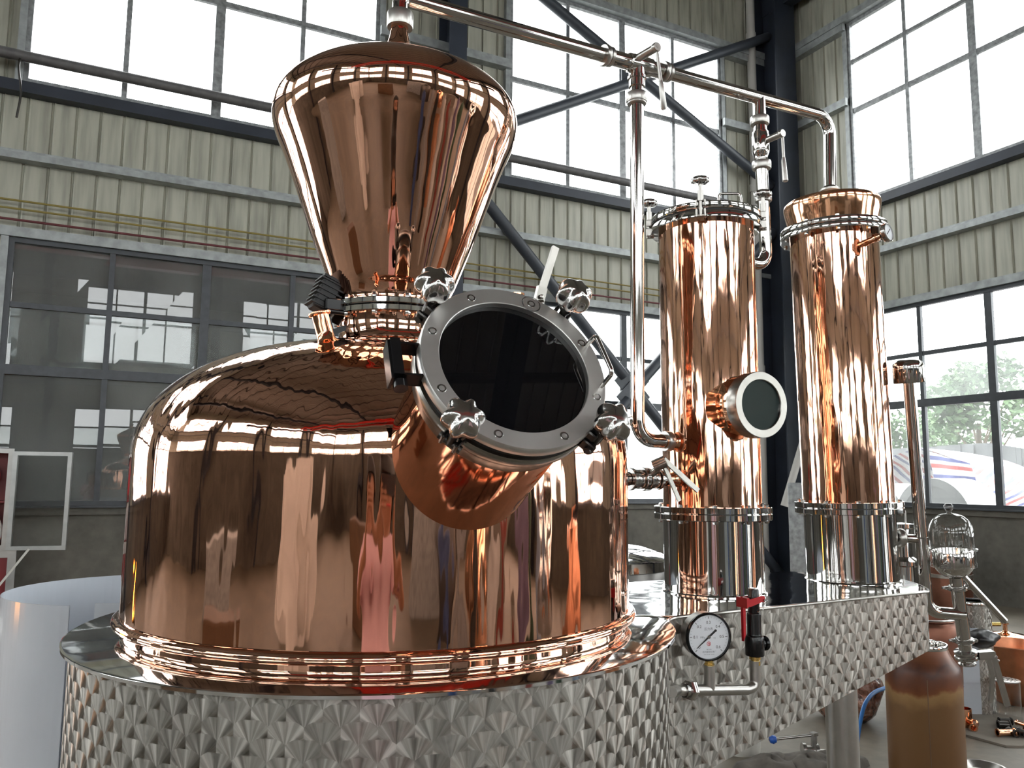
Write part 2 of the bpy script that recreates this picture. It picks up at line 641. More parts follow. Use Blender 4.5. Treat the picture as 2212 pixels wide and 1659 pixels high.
        COL.objects.link(o)
        if parent is not None:
            o.parent = parent
        return o


def thing(name, label, cat, loc=(0, 0, 0), group=None, rot=None):
    o = bpy.data.objects.new(name, None)
    COL.objects.link(o)
    o.empty_display_size = 0.1
    o.location = loc
    if rot:
        o.rotation_euler = rot
    o['label'] = label
    o['category'] = cat
    if group:
        o['group'] = group
    return o


def tag(o, label, cat, group=None, kind=None):
    o['label'] = label
    o['category'] = cat
    if group:
        o['group'] = group
    if kind:
        o['kind'] = kind
    return o


def structure(o):
    o['kind'] = 'structure'
    return o


def spline(pts, n=8):
    """Catmull-Rom through 2-D or 3-D points"""
    P = [Vector(p) for p in pts]
    out = []
    for i in range(len(P) - 1):
        p0 = P[i - 1] if i else P[0] * 2 - P[1]
        p1, p2 = P[i], P[i + 1]
        p3 = P[i + 2] if i + 2 < len(P) else P[-1] * 2 - P[-2]
        for k in range(n):
            t = k / n
            out.append(0.5 * ((2 * p1) + (p2 - p0) * t + (2 * p0 - 5 * p1 + 4 * p2 - p3) * t * t + (3 * p1 - p0 - 3 * p2 + p3) * t ** 3))
    out.append(P[-1])
    return out


def bend(pts, rad, n=8):
    """polyline with its inner corners rounded to radius rad"""
    P = [Vector(p) for p in pts]
    out = [P[0]]
    for i in range(1, len(P) - 1):
        a, b = (P[i - 1] - P[i]), (P[i + 1] - P[i])
        la, lb = a.length, b.length
        a.normalize()
        b.normalize()
        ang = a.angle(b)
        t = min(rad / math.tan(ang / 2), la * .49, lb * .49)
        rr = t * math.tan(ang / 2)
        c = P[i] + (a + b).normalized() * (rr / math.sin(ang / 2))
        s, e = P[i] + a * t - c, P[i] + b * t - c
        full = s.angle(e)
        ax = s.cross(e).normalized()
        for k in range(n + 1):
            out.append(c + Matrix.Rotation(full * k / n, 3, ax) @ s)
    out.append(P[-1])
    return out


# ------------------------------------------------------------------ the hall
WY, WX = 10.35, 10.616          # inner faces of the back and right walls
WL, WF = -13.5, -14.5           # the walls behind the camera
ROOF = 10.6
ZS, ZH, ZU, ZT = 1.25, 4.22, 6.03, 9.12     # lower sill, lower head, upper sill, upper head
nwin = [0]
ntrim = [0]


def side(axis, plane, sgn):
    """a function (a, d, z) -> world; a runs along the wall, d is the distance into the room"""
    if axis == 'Y':
        return lambda a, d, z: Vector((a, plane - sgn * d, z))
    return lambda a, d, z: Vector((plane - sgn * d, a, z))


def abox(mb, P, a0, a1, d0, d1, z0, z1):
    p, q = P(a0, d0, z0), P(a1, d1, z1)
    mb.box((p + q) / 2, (abs(q.x - p.x), abs(q.y - p.y), abs(q.z - p.z)))


def sheet(mb, P, a0, a1, z0, z1, phase=0.0):
    """profiled steel cladding with a narrow groove every quarter of a metre"""
    prof = [(a0, 0.0)]
    k = math.ceil((a0 - phase) / 0.247)
    while phase + k * 0.247 < a1 - 0.02:
        c = phase + k * 0.247
        if c > a0 + 0.02:
            prof += [(c - 0.016, 0.0), (c - 0.006, -0.018), (c + 0.006, -0.018), (c + 0.016, 0.012), (c + 0.03, 0.0)]
        k += 1
    prof.append((a1, 0.0))
    for (p, q) in zip(prof[:-1], prof[1:]):
        mb.quad(P(p[0], p[1], z0), P(q[0], q[1], z0), P(q[0], q[1], z1), P(p[0], p[1], z1))


def window(P, a0, a1, z0, z1, mulls, bars, dim=False, low=False):
    nwin[0] += 1
    w = bpy.data.objects.new('window_%d' % nwin[0], None)
    COL.objects.link(w)
    structure(w)
    fm = M['frame_dark'] if low else M['frame_grey']
    f = MB()
    t = 0.055
    for (x0, x1, y0, y1) in ((a0, a0 + t, z0, z1), (a1 - t, a1, z0, z1)):
        abox(f, P, x0, x1, -0.02, 0.05, y0, y1)
    abox(f, P, a0 + t, a1 - t, -0.02, 0.05, z0, z0 + t)
    abox(f, P, a0 + t, a1 - t, -0.02, 0.05, z1 - t, z1)
    for (x, wd, zb, zt) in mulls:
        abox(f, P, x - wd / 2, x + wd / 2, -0.015, 0.04, max(zb, z0 + t), min(zt, z1 - t))
    for (z, h, dd) in bars:
        abox(f, P, a0 + t, a1 - t, -0.012, dd, z - h / 2, z + h / 2)
    f.build('window_frame', fm, w, smooth=None)
    g = MB()
    xs = [a0 + t] + [m[0] for m in mulls if m[2] <= z0 + .2] + [a1 - t]
    zs = [z0 + t] + [b[0] for b in bars] + [z1 - t]
    rnd = random.Random(nwin[0])
    for xa, xb in zip(xs[:-1], xs[1:]):
        for za, zb in zip(zs[:-1], zs[1:]):
            e = [rnd.uniform(-0.004, 0.004) for _ in range(4)]
            g.quad(P(xa, e[0], za), P(xb, e[1], za), P(xb, e[2], zb), P(xa, e[3], zb))
    g.build('window_pane', M['pane_dim'] if dim else M['pane'], w, smooth=None)
    return w


def trim(mb, mat):
    ntrim[0] += 1
    return structure(mb.build('trim_%d' % ntrim[0], mat, smooth=None))


def upper_window(P, a0, a1):
    n = round((a1 - a0) / 1.04)
    mu = [(a0 + (a1 - a0) * k / n, 0.115 if k == 2 else 0.06, ZU, ZT) for k in range(1, n)]
    window(P, a0, a1, ZU, ZT, mu, [(7.60, 0.075, 0.035), (8.44, 0.06, 0.035)])


def lower_window(P, a0, a1, dim=False, zs=1.25):
    n = round((a1 - a0) / 1.04)
    mu = [(a0 + (a1 - a0) * k / n, 0.10 if k == 2 else 0.06, zs, ZH) for k in range(1, n)]
    window(P, a0, a1, zs, ZH, mu, [(3.465, 0.06, 0.035), (2.74, 0.11, 0.05)], dim, True)


def wall(name, P, a0, a1, wins, phase=0.0, ZS=1.25):
    mb = MB()
    prev = a0
    for (x0, x1) in wins:
        sheet(mb, P, prev, x0, ZS - 0.1, ROOF, phase)
        sheet(mb, P, x0, x1, ZH, ZU, phase)
        sheet(mb, P, x0, x1, ZT, ROOF, phase)
        prev = x1
    sheet(mb, P, prev, a1, ZS - 0.1, ROOF, phase)
    mb.cur = 1
    abox(mb, P, a0, a1, 0.0, -0.24, -0.05, ZS - 0.1)
    abox(mb, P, a0, a1, 0.06, -0.02, ZS - 0.1, ZS - 0.02)
    o = mb.build(name, [M['panel'], M['concrete_wall']], smooth=None)
    structure(o)
    g = MB()
    for z0, z1 in ((5.09, 5.23),):
        abox(g, P, a0, a1, 0.0, 0.05, z0 + 0.06, z1)
        abox(g, P, a0, a1, 0.0, 0.16, z0, z0 + 0.075)
    abox(g, P, a0, a1, 0.0, 0.10, ZH, ZH + 0.11)
    abox(g, P, a0, a1, 0.0, 0.16, ZT, ZT + 0.12)
    prev = a0
    for (x0, x1) in list(wins) + [(a1, a1)]:
        if x0 - prev > 0.3:
            for z in (7.70, 9.0):
                abox(g, P, prev, x0, 0.0, 0.14, z, z + 0.13)
        prev = x1
    for (x0, x1) in wins:
        for xx in (x0 - 0.075, x1 + 0.0):
            abox(g, P, xx, xx + 0.075, 0.0, 0.08, ZS - 0.02, ZH)
            abox(g, P, xx, xx + 0.075, 0.0, 0.08, ZU, ZT)
    trim(g, M['galv'])
    d = MB()
    abox(d, P, a0, a1, 0.0, 0.16, 5.87, ZU - 0.03)
    trim(d, M['navy'])
    s = MB()
    for (x0, x1) in wins:
        abox(s, P, x0, x1, 0.02, 0.12, ZS - 0.02, ZS + 0.0)
    trim(s, M['frame_dark'])
    for i, (x0, x1) in enumerate(wins):
        upper_window(P, x0, x1)
        lower_window(P, x0, x1, name == 'wall_back' and abs(x0 + 1.06) < .1, ZS)
    return o


PB = side('Y', WY, 1)
PR = side('X', WX, 1)
PL = side('X', WL, -1)
PF = side('Y', WF, -1)
bw = [(-1.06 + 6.21 * k, 3.10 + 6.21 * k) for k in (-2, -1, 0, 1)]
bw[3] = (5.13, 9.25)
bwf = [w for w in bw if w[0] > WL]
bw = [w for w in bw if w[0] > WL]
rw = sorted((8.72 - 6.21 * k - 4.16, 8.72 - 6.21 * k) for k in range(0, 4))
rw = [w for w in rw if w[0] > WF]
wall('wall_back', PB, WL, WX, bw, phase=0.0)
wall('wall_right', PR, WF, WY, rw, phase=0.1)
wall('wall_left', PL, WF, WY, rw, phase=0.1, ZS=2.6)
wall('wall_front', PF, WL, WX, bwf, phase=0.0, ZS=2.6)

fl = MB()
fl.box(((WL + WX) / 2, (WF + WY) / 2, -0.05), (WX - WL, WY - WF, 0.1))
structure(fl.build('floor', M['floor'], smooth=None))

# roof sheets, purlins, rafters and the red crane girders that the copper mirrors
cl = MB()
sheet(cl, lambda a, d, z: Vector((a, z, ROOF - d)), WL, WX, WF, WY, 0.0)
structure(cl.build('ceiling', M['ceiling'], smooth=None))
pu = MB()
for k in range(17):
    y = WF + 0.7 + k * 1.5
    pu.box(((WL + WX) / 2, y, ROOF - 0.13), (WX - WL, 0.07, 0.2))
trim(pu, M['purlin'])
ra = MB()
for x in (-10.3, -4.1, 2.0 + 2.1, 10.3):
    ra.box((x, (WF + WY) / 2, ROOF - 0.45), (0.22, WY - WF, 0.45))
trim(ra, M['navy'])
cr = MB()
cr.box(((WL + WX) / 2, -6.6, 8.75), (WX - WL - 1, 0.35, 0.55))
cr.box(((WL + WX) / 2, -8.0, 8.75), (WX - WL - 1, 0.35, 0.55))
cr.box((-2.5, -7.3, 9.15), (1.0, 2.0, 0.35))
tag(cr.build('bridge_crane', M['crane_red'], smooth=None), 'red bridge crane girders under the roof, mirrored in the copper pot', 'crane')
cb = MB()
for x in (WL + 0.3, WX - 0.45):
    cb.box((x, (WF + 1.0) / 2, 8.2), (0.3, 1.0 - WF, 0.5))
trim(cb, M['navy'])

# steel columns
def hcol(mb, x, y, w=0.42, d=0.36, along='X', z1=ROOF):
    if along == 'X':
        mb.box((x, y - d / 2, z1 / 2), (w, 0.03, z1))
        mb.box((x, y + d / 2, z1 / 2), (w, 0.03, z1))
        mb.box((x, y, z1 / 2), (0.03, d, z1))
    else:
        mb.box((x - d / 2, y, z1 / 2), (0.03, w, z1))
        mb.box((x + d / 2, y, z1 / 2), (0.03, w, z1))
        mb.box((x, y, z1 / 2), (d, 0.03, z1))


h = MB()
hcol(h, 10.22, 9.98, 0.46, 0.5, 'X')
h.box((10.45, 9.98, ROOF / 2), (0.03, 0.5, ROOF))
structure(h.build('trim_50', M['navy'], smooth=None))
h = MB()
hcol(h, 4.12, 10.1, 0.26, 0.40, 'X')
structure(h.build('trim_51', M['navy'], smooth=None))
h = MB()
for x, y in ((-2.1, 9.8), (-8.3, 9.8), (WL + .3, -8), (WL + .3, -2), (WL + .3, 4), (-8, WF + .25), (-2, WF + .25), (4.1, WF + .25), (WX - .3, -8), (WX - .3, -2), (WX - .25, 3.6)):
    hcol(h, x, y, 0.3, 0.3, 'X')
structure(h.build('trim_52', M['navy'], smooth=None))

# X braces of round tube in the corner bay, with their gusset plates
br = MB()
yb = 10.12
br.tube([(4.45, yb, 9.47), (10.2, yb, 6.73)], 0.085, 12)
br.tube([(4.45, yb - .02, 6.46), (10.2, yb - .02, 9.50)], 0.085, 12)
br.box((7.25, yb, 8.08), (0.42, 0.02, 0.34))
br.tube([(4.3, yb, 5.92), (7.05, yb, 3.16)], 0.085, 12)
br.tube([(7.25, yb, 2.95), (10.2, yb, 0.0)], 0.085, 12)
br.tube([(4.3, yb - .02, 0.05), (7.1, yb - .02, 2.8)], 0.085, 12)
br.tube([(7.25, yb - .02, 3.0), (10.2, yb - .02, 5.9)], 0.085, 12)
br.box((7.2, yb, 2.98), (0.62, 0.03, 0.30), (Vector((1, 0, -1)).normalized(), Vector((0, 1, 0)), Vector((1, 0, 1)).normalized()))
br.box((7.2, yb - .02, 2.98), (0.62, 0.03, 0.24), (Vector((1, 0, 1)).normalized(), Vector((0, 1, 0)), Vector((1, 0, -1)).normalized()))
structure(br.build('trim_53', M['brace']))

# service pipes along the back wall
for nm, z, r, d, mat, lab in (
        ('conduit_pipe', 6.24, 0.062, 0.26, 'rust_pipe', 'thick grey pipe running across the foot of the upper windows'),
        ('gas_pipe', 4.62, 0.012, 0.12, 'yellow_pipe', 'topmost of the two thin yellow pipes on the back wall'),
        ('gas_pipe', 4.525, 0.012, 0.12, 'yellow_pipe', 'lower thin yellow pipe on the back wall, just above the dark red pipe'),
        ('air_pipe', 4.40, 0.014, 0.12, 'red_pipe', 'thin dark red pipe under the yellow ones on the back wall')):
    p = MB().tube([(WL + .1, WY - d, z), (9.9, WY - d, z)], r, 12)
    tag(p.build(nm, M[mat]), lab, 'pipe')
p = MB()
p.tube([(9.90, WY - .14, ROOF - .1), (9.90, WY - .14, 0.0)], 0.075, 16)
for z in (9.4, 6.6, 3.4):
    p.tube([(9.90, WY - .14, z), (9.90, WY - .14, z + .14)], 0.088, 16)
tag(p.build('downspout', M['pvc']), 'pale grey plastic rain pipe running down beside the dark corner column', 'pipe')
p = MB().tube([(9.75, 9.6, 1.2), (10.05, 9.35, 2.45)], 0.06, 14)
tag(p.build('slanted_pipe', M['pvc']), 'pale grey pipe leaning against the dark corner column between the two copper columns', 'pipe')
rp = MB().tube(spline([(-1.05, WY - .26, 6.3), (-1.08, WY - .3, 6.1), (-1.04, WY - .3, 5.8), (-1.06, WY - .3, 5.5)], 5), 0.012, 8)
tag(rp.build('rope', M['dark_steel']), 'short dark rope end hanging from the grey pipe at top left', 'rope')

# the dim room behind the left lower window
an = MB()
for (c, s) in (((1.0, 14.4, 2.2), (9.0, 0.1, 4.4)), ((-3.4, 12.4, 2.2), (0.1, 4.0, 4.4)), ((4.4, 12.4, 2.2), (0.1, 4.0, 4.4)), ((0.6, 12.5, 4.45), (8.0, 4.1, 0.1))):
    an.box(c, s)
structure(an.build('wall_annex', M['annex'], smooth=None))


# ------------------------------------------------------------------ the still
AX = Vector((0.566, 1.709, 0))
TH = R(3.2)
EU = Vector((math.cos(TH), math.sin(TH), 0))        # along the box, from the pot to the columns
EN = Vector((math.sin(TH), -math.cos(TH), 0))       # out of the box front
EZ = Vector((0, 0, 1))
ZD = 1.2975                                          # height of the polished deck


def L(u, w, z):
    return AX + EU * u + EN * w + EZ * z


def hexbolt(mb, p, d, r=0.007, h=0.007, seg=6):
    mb.lathe([(0, 0), (r, 0), (r, h * .8), (r * .8, h), (0, h)], p, d, seg)


def bolt(p, d, r, h, mat, parent, local=False):
    m = MB()
    hexbolt(m, p, d, r, h)
    return m.build('bolt', mat, parent, local=local)


def ring_nut(o, d, r, h, parent, mat='steel_satin'):
    m = MB()
    clamp_ring(m, o, d, r, h)
    return m.build('ring_nut', M[mat], parent)


def ferrule(mb, o, d, r, t=0.018, lip=0.006, seg=40):
    """a pipe union: ring nut with a lip either side"""
    mb.lathe([(r * .7, -t * .5), (r, -t * .5), (r + lip * .5, -t * .42), (r + lip, -t * .2), (r + lip, t * .2), (r + lip * .5, t * .42), (r, t * .5), (r * .7, t * .5)], o, d, seg)


def clamp_ring(mb, o, d, r, h):
    """slotted ring nut as on the dairy unions: a plain bevelled band"""
    mb.lathe([(r * .6, 0), (r * .96, 0), (r, h * .12), (r, h * .88), (r * .96, h), (r * .6, h)], o, d, 40)


# -- base: jacket, box and deck
def perimeter(rad, hw, rf=0.08, ue=1.515, ea=0.205, n=72):
    """outline of the round jacket with the round-ended box blended into it, counter-clockwise in (u, w)"""
    uf = math.sqrt((rad + rf) ** 2 - (hw + rf) ** 2)
    a = math.atan2(hw + rf, uf)
    arc = []
    for k in range(n + 1):
        t = a + (2 * PI - 2 * a) * k / n
        arc.append((rad * math.cos(t), rad * math.sin(t)))
    lo, hi = [], []
    s = -PI + a
    for k in range(9):
        t = s + (-PI / 2 - s) * k / 8
        hi.append((uf + rf * math.cos(t), hw + rf + rf * math.sin(t)))
    pw = 2 / 1.3
    end = [(ue + ea * abs(math.cos(t)) ** pw, math.copysign(hw * abs(math.sin(t)) ** pw, math.sin(t))) for t in [PI / 2 - PI * k / 32 for k in range(33)]]
    box = [p for p in hi]
    nb = 12
    for k in range(1, nb):
        box.append((uf + (ue - uf) * k / nb, hw))
    box += end
    for k in range(nb - 1, 0, -1):
        box.append((uf + (ue - uf) * k / nb, -hw))
    box += [(p, -q) for (p, q) in reversed(hi)]
    return arc, box


base = thing('heating_jacket', 'polished and circle-brushed steel base that carries the copper pot and both columns', 'heating jacket', L(0, 0, 0))
RJ, HW = 0.598, 0.2546
arcj, boxj = perimeter(RJ, HW)
arcd, boxd = perimeter(0.613, HW + 0.003)
# deck plate
dk = MB()
poly = [L(u, w, 0) for (u, w) in arcd] + [L(u, w, 0) for (u, w) in reversed(boxd)][1:-1]
nP = len(poly)
b0 = len(dk.v)
for z in (ZD - 0.007, ZD - 0.002, ZD):
    for p in poly:
        q = p if z < ZD else p + (L(0.3, 0, 0) - p).normalized() * 0.004
        dk.v.append(q + EZ * z)
for lv in (0, 1):
    for i in range(nP):
        j = (i + 1) % nP
        dk.face([b0 + lv * nP + i, b0 + lv * nP + j, b0 + (lv + 1) * nP + j, b0 + (lv + 1) * nP + i])
top = [b0 + 2 * nP + i for i in range(nP)]
dk.face(top)
dk.face([b0 + i for i in reversed(range(nP))])
dk.build('deck', M['steel_deck'], base, 30)
# round jacket
jk = MB()
N = 128
for i in range(N):
    t0, t1 = 2 * PI * i / N, 2 * PI * (i + 1) / N
    p, q = (RJ * math.cos(t0), RJ * math.sin(t0)), (RJ * math.cos(t1), RJ * math.sin(t1))
    jk.quad(L(*p, 0.50), L(*q, 0.50), L(*q, ZD - .006), L(*p, ZD - .006), [(t0 * RJ, .5), (t1 * RJ, .5), (t1 * RJ, ZD), (t0 * RJ, ZD)])
for f in range(len(jk.f)):
    pass
jk.lathe([(0, .5), (RJ, .5)], AX, EZ, N)
jk.build('round_jacket', M['circles'], base, 60)
# box under the columns, its underside rising towards the far end
def zbot(u):
    return 0.805 + 0.216 * u


bx = MB()
acc = 0.0
for (p, q) in zip(boxj[:-1], boxj[1:]):
    l = math.hypot(q[0] - p[0], q[1] - p[1])
    bx.quad(L(*q, zbot(q[0])), L(*p, zbot(p[0])), L(*p, ZD - .006), L(*q, ZD - .006),
            [(-(acc + l), zbot(q[0])), (-acc, zbot(p[0])), (-acc, ZD), (-(acc + l), ZD)])
    acc += l
k0 = len(bx.v)
for p in boxj:
    bx.v.append(L(*p, zbot(p[0])))
bx.face([k0 + i for i in range(len(boxj))])
bx.build('column_box', M['circles'], base, 50)
wb = MB().tube([L(u, w + .001 * (1 if w > 0 else -1), ZD - .004) for (u, w) in boxd], 0.0035, 8)
wb.build('weld_bead', M['steel_satin'], base)
for k in range(3):
    t = R(90 + 120 * k)
    lg = MB().cyl(L(.42 * math.cos(t), .42 * math.sin(t), 0.0), L(.42 * math.cos(t), .42 * math.sin(t), 0.505), 0.045, 32)
    lg.build('leg', M['steel_satin'], base)
lg = MB().cyl(L(1.462, 0.0, 0.0), L(1.462, 0.0, 1.15), 0.0465, 40)
lg.build('leg', M['steel_satin'], base)

# -- pot
pot = thing('still_pot', 'large polished copper still pot with a round tilted manway, standing on the steel deck', 'still pot', L(0, 0, ZD))
HB = [(0.5190, 1.335), (0.5190, 1.40), (0.5190, 1.48), (0.5191, 1.56), (0.5190, 1.62), (0.5182, 1.65), (0.5135, 1.68), (0.5025, 1.71), (0.486, 1.74), (0.460, 1.77),
      (0.423, 1.80), (0.371, 1.83), (0.300, 1.856), (0.225, 1.872), (0.16, 1.881), (0.132, 1.886)]
body = [(p.x, p.y) for p in spline([(a, b, 0) for a, b in HB], 6)]
neck = [(0.127, 1.889), (0.122, 1.896), (0.119, 1.906), (0.118, 1.92), (0.119, 1.935), (0.121, 1.946)]
mb = MB().lathe([(0.515, ZD), (0.519, ZD + .008), (0.5185, ZD + .012)] + [(0.5188, ZD + .018)] + body + neck, AX, EZ, 160)
mb.build('body', M['copper'], pot, 50)
mb = MB().lathe([(0.515, ZD + .018), (0.525, ZD + .0185), (0.5315, ZD + .023), (0.533, ZD + .028), (0.5315, ZD + .033), (0.525, ZD + .0375), (0.515, ZD + .038)], AX, EZ, 160)
mb.build('base_ring', M['copper'], pot, 60)
mb = MB().lathe([(0.10, 1.945), (0.139, 1.945), (0.141, 1.947), (0.141, 1.957), (0.139, 1.959), (0.10, 1.959)], AX, EZ, 96)
mb.build('neck_flange', M['steel'], pot)
# small port with a flared saddle on the shoulder, left of the neck
pb, pt = L(-0.215, 0.22, 1.842), L(-0.2305, 0.215, 1.8985)
dd = (pt - pb).normalized()
mb = MB().lathe([(0.048, -0.022), (0.040, -0.008), (0.030, 0.002), (0.021, 0.008), (0.0165, 0.014), (0.0158, 0.026), (0.0158, 0.058), (0.0205, 0.0595), (0.0212, 0.062), (0.0205, 0.0645), (0.0145, 0.0645), (0.014, 0.03)], pb, dd, 40)
mb.build('side_port', M['copper_bright'], pot, 50)

# manway: a tilted copper neck, flange and glazed cover
MN = Vector((-.059, -.875, .480)).normalized()
M1 = Vector((-MN.y, MN.x, 0)).normalized() * 1
M1 = Vector((0.998, -0.067, 0)).normalized()
M2 = MN.cross(M1).normalized()
M1 = M2.cross(MN).normalized()
MP = Vector((0.519, 1.01, 1.758)) + M2 * 0.004


def mw(a, b, h):
    return MP + M1 * a + M2 * b + MN * h


def pol(r, deg, h):
    return mw(r * math.cos(R(deg)), r * math.sin(R(deg)), h)


col = MB().lathe([(0.128, -0.30), (0.127, -0.20), (0.1275, -0.12), (0.129, -0.072)], MP, MN, 96)
col.build('manway_neck', M['copper_smooth'], pot, 60)
fz = MB().lathe([(0.120, -.076), (0.1325, -.076), (0.1335, -.074), (0.1340, -.052), (0.1405, -.049), (0.142, -.046), (0.142, -.032), (0.1405, -.029), (0.120, -.029)], MP, MN, 96)
fz.build('manway_flange', M['flange_steel'], pot)
gk = MB().lathe([(0.115, -.029), (0.1355, -.029), (0.1355, -.017), (0.115, -.017)], MP, MN, 96)
gk.build('gasket', M['black_rubber'], pot)
cv = MB()
prof = [(0.1135, -.017), (0.1405, -.017), (0.142, -.015), (0.142, -.003), (0.140, 0.0), (0.1145, 0.0), (0.1135, -.001), (0.1135, -.017)]
cv.lathe(prof, MP, MN, 128)
cover = cv.build('manway_cover', M['steel_cover'], pot)
gl = MB().lathe([(0.0, -.010), (0.1138, -.010)], MP, MN, 96)
gl.build('sight_glass', M['dark_interior'], cover, None)
for k in range(8):
    sc = MB()
    c = pol(0.1275, 22.5 + 45 * k, -.0008)
    sc.lathe([(0.0042, 0.0012), (0.0042, 0.0006), (0.0, 0.0006)], c, MN, 6)
    sc.lathe([(0.0042, 0.0014), (0.0062, 0.0015), (0.0068, 0.0010), (0.0068, 0.0)], c, MN, 20)
    sc.build('bolt', M['steel_cast'], cover)
lq = MB().lathe([(0.0135, .0004), (0.0145, .0012), (0.0155, .0004)], pol(0.1275, 67.5, -.0002), MN, 28)
lq.build('plug_rim', M['dark_steel'], cover)
hd = MB().tube(bend([pol(.133, 20, -.002), pol(.133, 18, .030), pol(.138, -11, .030), pol(.134, -13, -.002)], 0.008), 0.0036, 12)
hd.build('handle', M['steel_pipe'], cover)
for k, ang in enumerate((137, 47, -133, -45)):
    kn = bpy.data.objects.new('clamp_knob', None)
    COL.objects.link(kn)
    kn.parent = pot
    a = R(ang)
    rad = M1 * math.cos(a) + M2 * math.sin(a)
    tn = MN.cross(rad)
    st = MB()
    base_p = MP + rad * 0.155
    for s in (-1, 1):
        st.box(base_p - MN * 0.030 + tn * s * 0.011 - rad * 0.004, (0.024, 0.006, 0.020), (rad, tn, MN), 0.003)
        st.box(base_p - MN * 0.008 + tn * s * 0.011 - rad * 0.008, (0.016, 0.006, 0.016), (rad, tn, MN), 0.003)
    st.cyl(base_p - MN * 0.032 - tn * 0.018, base_p - MN * 0.032 + tn * 0.018, 0.0058, 16)
    st.cyl(base_p - MN * 0.034, base_p + MN * 0.004, 0.0062, 16)
    st.cyl(base_p + MN * 0.000, base_p + MN * 0.016, 0.0098, 20)
    st.build('swing_bolt', M['dark_steel'], pot)
    kb = MB()
    kprof = [(0, .008), (0.011, .008), (0.0150, .010), (0.0205, .015), (0.0245, .022), (0.0260, .030), (0.0250, .038), (0.0215, .0445), (0.0165, .049), (0.010, .0515), (0, .0525)]
    kp = [(q.x, q.y) for q in spline([(x_, y_, 0) for x_, y_ in kprof], 3)]
    kb.lathe(kp, base_p, (MN + rad * 0.10).normalized(), 72, lobes=(6, 0.13, 0.0145))
    bpy.data.objects.remove(kn)
    kb.build('clamp_knob', M['steel_cast'], pot, 75)
hg = MB()
for b_ in (0.026, -0.026):
    hg.box(mw(-.160, b_, -.016), (0.046, 0.003, 0.026), (M1, M2, MN))
hg.bar(mw(-.182, .030, -.016), mw(-.182, -.034, -.016), 0.004, 0.026, MN)
hg.bar(mw(-.174, .030, -.004), mw(-.174, -.030, -.004), 0.014, 0.012, MN)
hg.cyl(mw(-.168, -.026, -.020), mw(-.168, -.040, -.020), 0.010, 20)
hg.cyl(mw(-.172, -.034, -.010), mw(-.172, -.045, -.010), 0.008, 20)
hg.build('hinge', M['black_paint'], pot)

# ported lever valve on the dome behind the manway
lv = thing('lever_valve', 'small steel lever valve on a copper stub, upright lever rising behind the manway cover', 'valve', L(0.262, .1, 1.85))
m_ = MB().lathe([(0.030, -.02), (0.020, 0), (0.0175, .02), (0.0175, .100), (0.024, .102), (0.024, .107), (0.0175, .109)], L(.262, .1, 1.86), EZ, 40)
m_.build('copper_stub', M['copper_bright'], lv)
m_ = MB()
ferrule(m_, L(.262, .1, 1.978), EZ, 0.020)
m_.lathe([(0.021, 0), (0.021, .018), (0.013, .024), (0.013, .034), (0.018, .036), (0.018, .04), (0, .04)], L(.262, .1, 1.984), EZ, 32)
m_.build('valve_body', M['copper_bright'], lv)
m_ = MB().cyl(L(.28, .1, 1.998), L(.325, .115, 2.004), 0.011, 24)
m_.bar(L(.312, .108, 1.992), L(.325, .11, 2.045), 0.024, 0.012, EN)
m_.bar(L(.325, .11, 2.04), L(.362, .11, 2.147), 0.017, 0.009, EN)
hexbolt(m_, L(.318, .118, 2.02), EN, .006, .004)
m_.build('lever', M['flange_steel'], lv)

# black work lamp behind the neck
lp = thing('work_lamp', 'small black finned work lamp clamped behind the neck of the copper pot', 'lamp', L(-.15, .0, 1.88))
m_ = MB()
lx, ly, lz = (EU + EZ * .35).normalized(), EN, (EZ - EU * .35).normalized()
lx, lz = (EU * .94 + EZ * .0).normalized(), EZ
tx = (EZ * .93 + EU * .37).normalized()
sx = (EU * .93 - EZ * .37).normalized()
c = L(-.158, .0, 1.985)
m_.box(c, (0.042, 0.05, 0.072), (sx, EN, tx), .004)
for k in range(6):
    m_.box(c + tx * (-.028 + .0115 * k), (0.056, 0.056, 0.0035), (sx, EN, tx))
m_.box(c + tx * .036, (0.050, 0.056, 0.006), (sx, EN, tx))
m_.build('lamp_body', M['black_rubber'], lp)
m_ = MB()
m_.box(L(-.142, .03, 1.962), (.05, .02, .026), (EU, EN, EZ), .003)
m_.bar(L(-.168, .03, 1.95), L(-.15, .03, 1.885), .02, .006, EN)
m_.bar(L(-.128, .03, 1.95), L(-.135, .0, 1.93), .02, .006, EN)
m_.cyl(L(-.165, .045, 1.945), L(-.12, .045, 1.945), .006, 12)
m_.bar(L(-.158, .02, 1.90), L(-.11, .02, 1.92), .012, .006, EN)
m_.build('bracket', M['black_paint'], lp)

# -- still head (the onion on top)
head = thing('copper_helmet', 'tall polished copper still head, narrow below and bulging at the top, above the pot', 'still helmet', L(0, 0, 1.96))
HX = L(-.004, 0, 0)
HH = [(0.124, 1.974), (0.123, 1.980), (0.1245, 1.990), (0.130, 2.005), (0.140, 2.025), (0.152, 2.055), (0.164, 2.085), (0.176, 2.115), (0.187, 2.145), (0.1975, 2.175), (0.208, 2.205), (0.2185, 2.235), (0.2295, 2.265),
      (0.241, 2.295), (0.253, 2.325), (0.2645, 2.352), (0.2735, 2.378), (0.2775, 2.402), (0.276, 2.424), (0.268, 2.444), (0.252, 2.463), (0.228, 2.482), (0.196, 2.500), (0.16, 2.519), (0.12, 2.540), (0.085, 2.560), (0.055, 2.578),
      (0.036, 2.590), (0.029, 2.600), (0.0245, 2.615), (0.021, 2.632), (0.0205, 2.648)]
hp = [(p.x, p.y) for p in spline([(a, b, 0) for a, b in HH], 5)]
MB().lathe(hp, HX, EZ, 160).build('copper_shell', M['copper_dome'], head, 60)
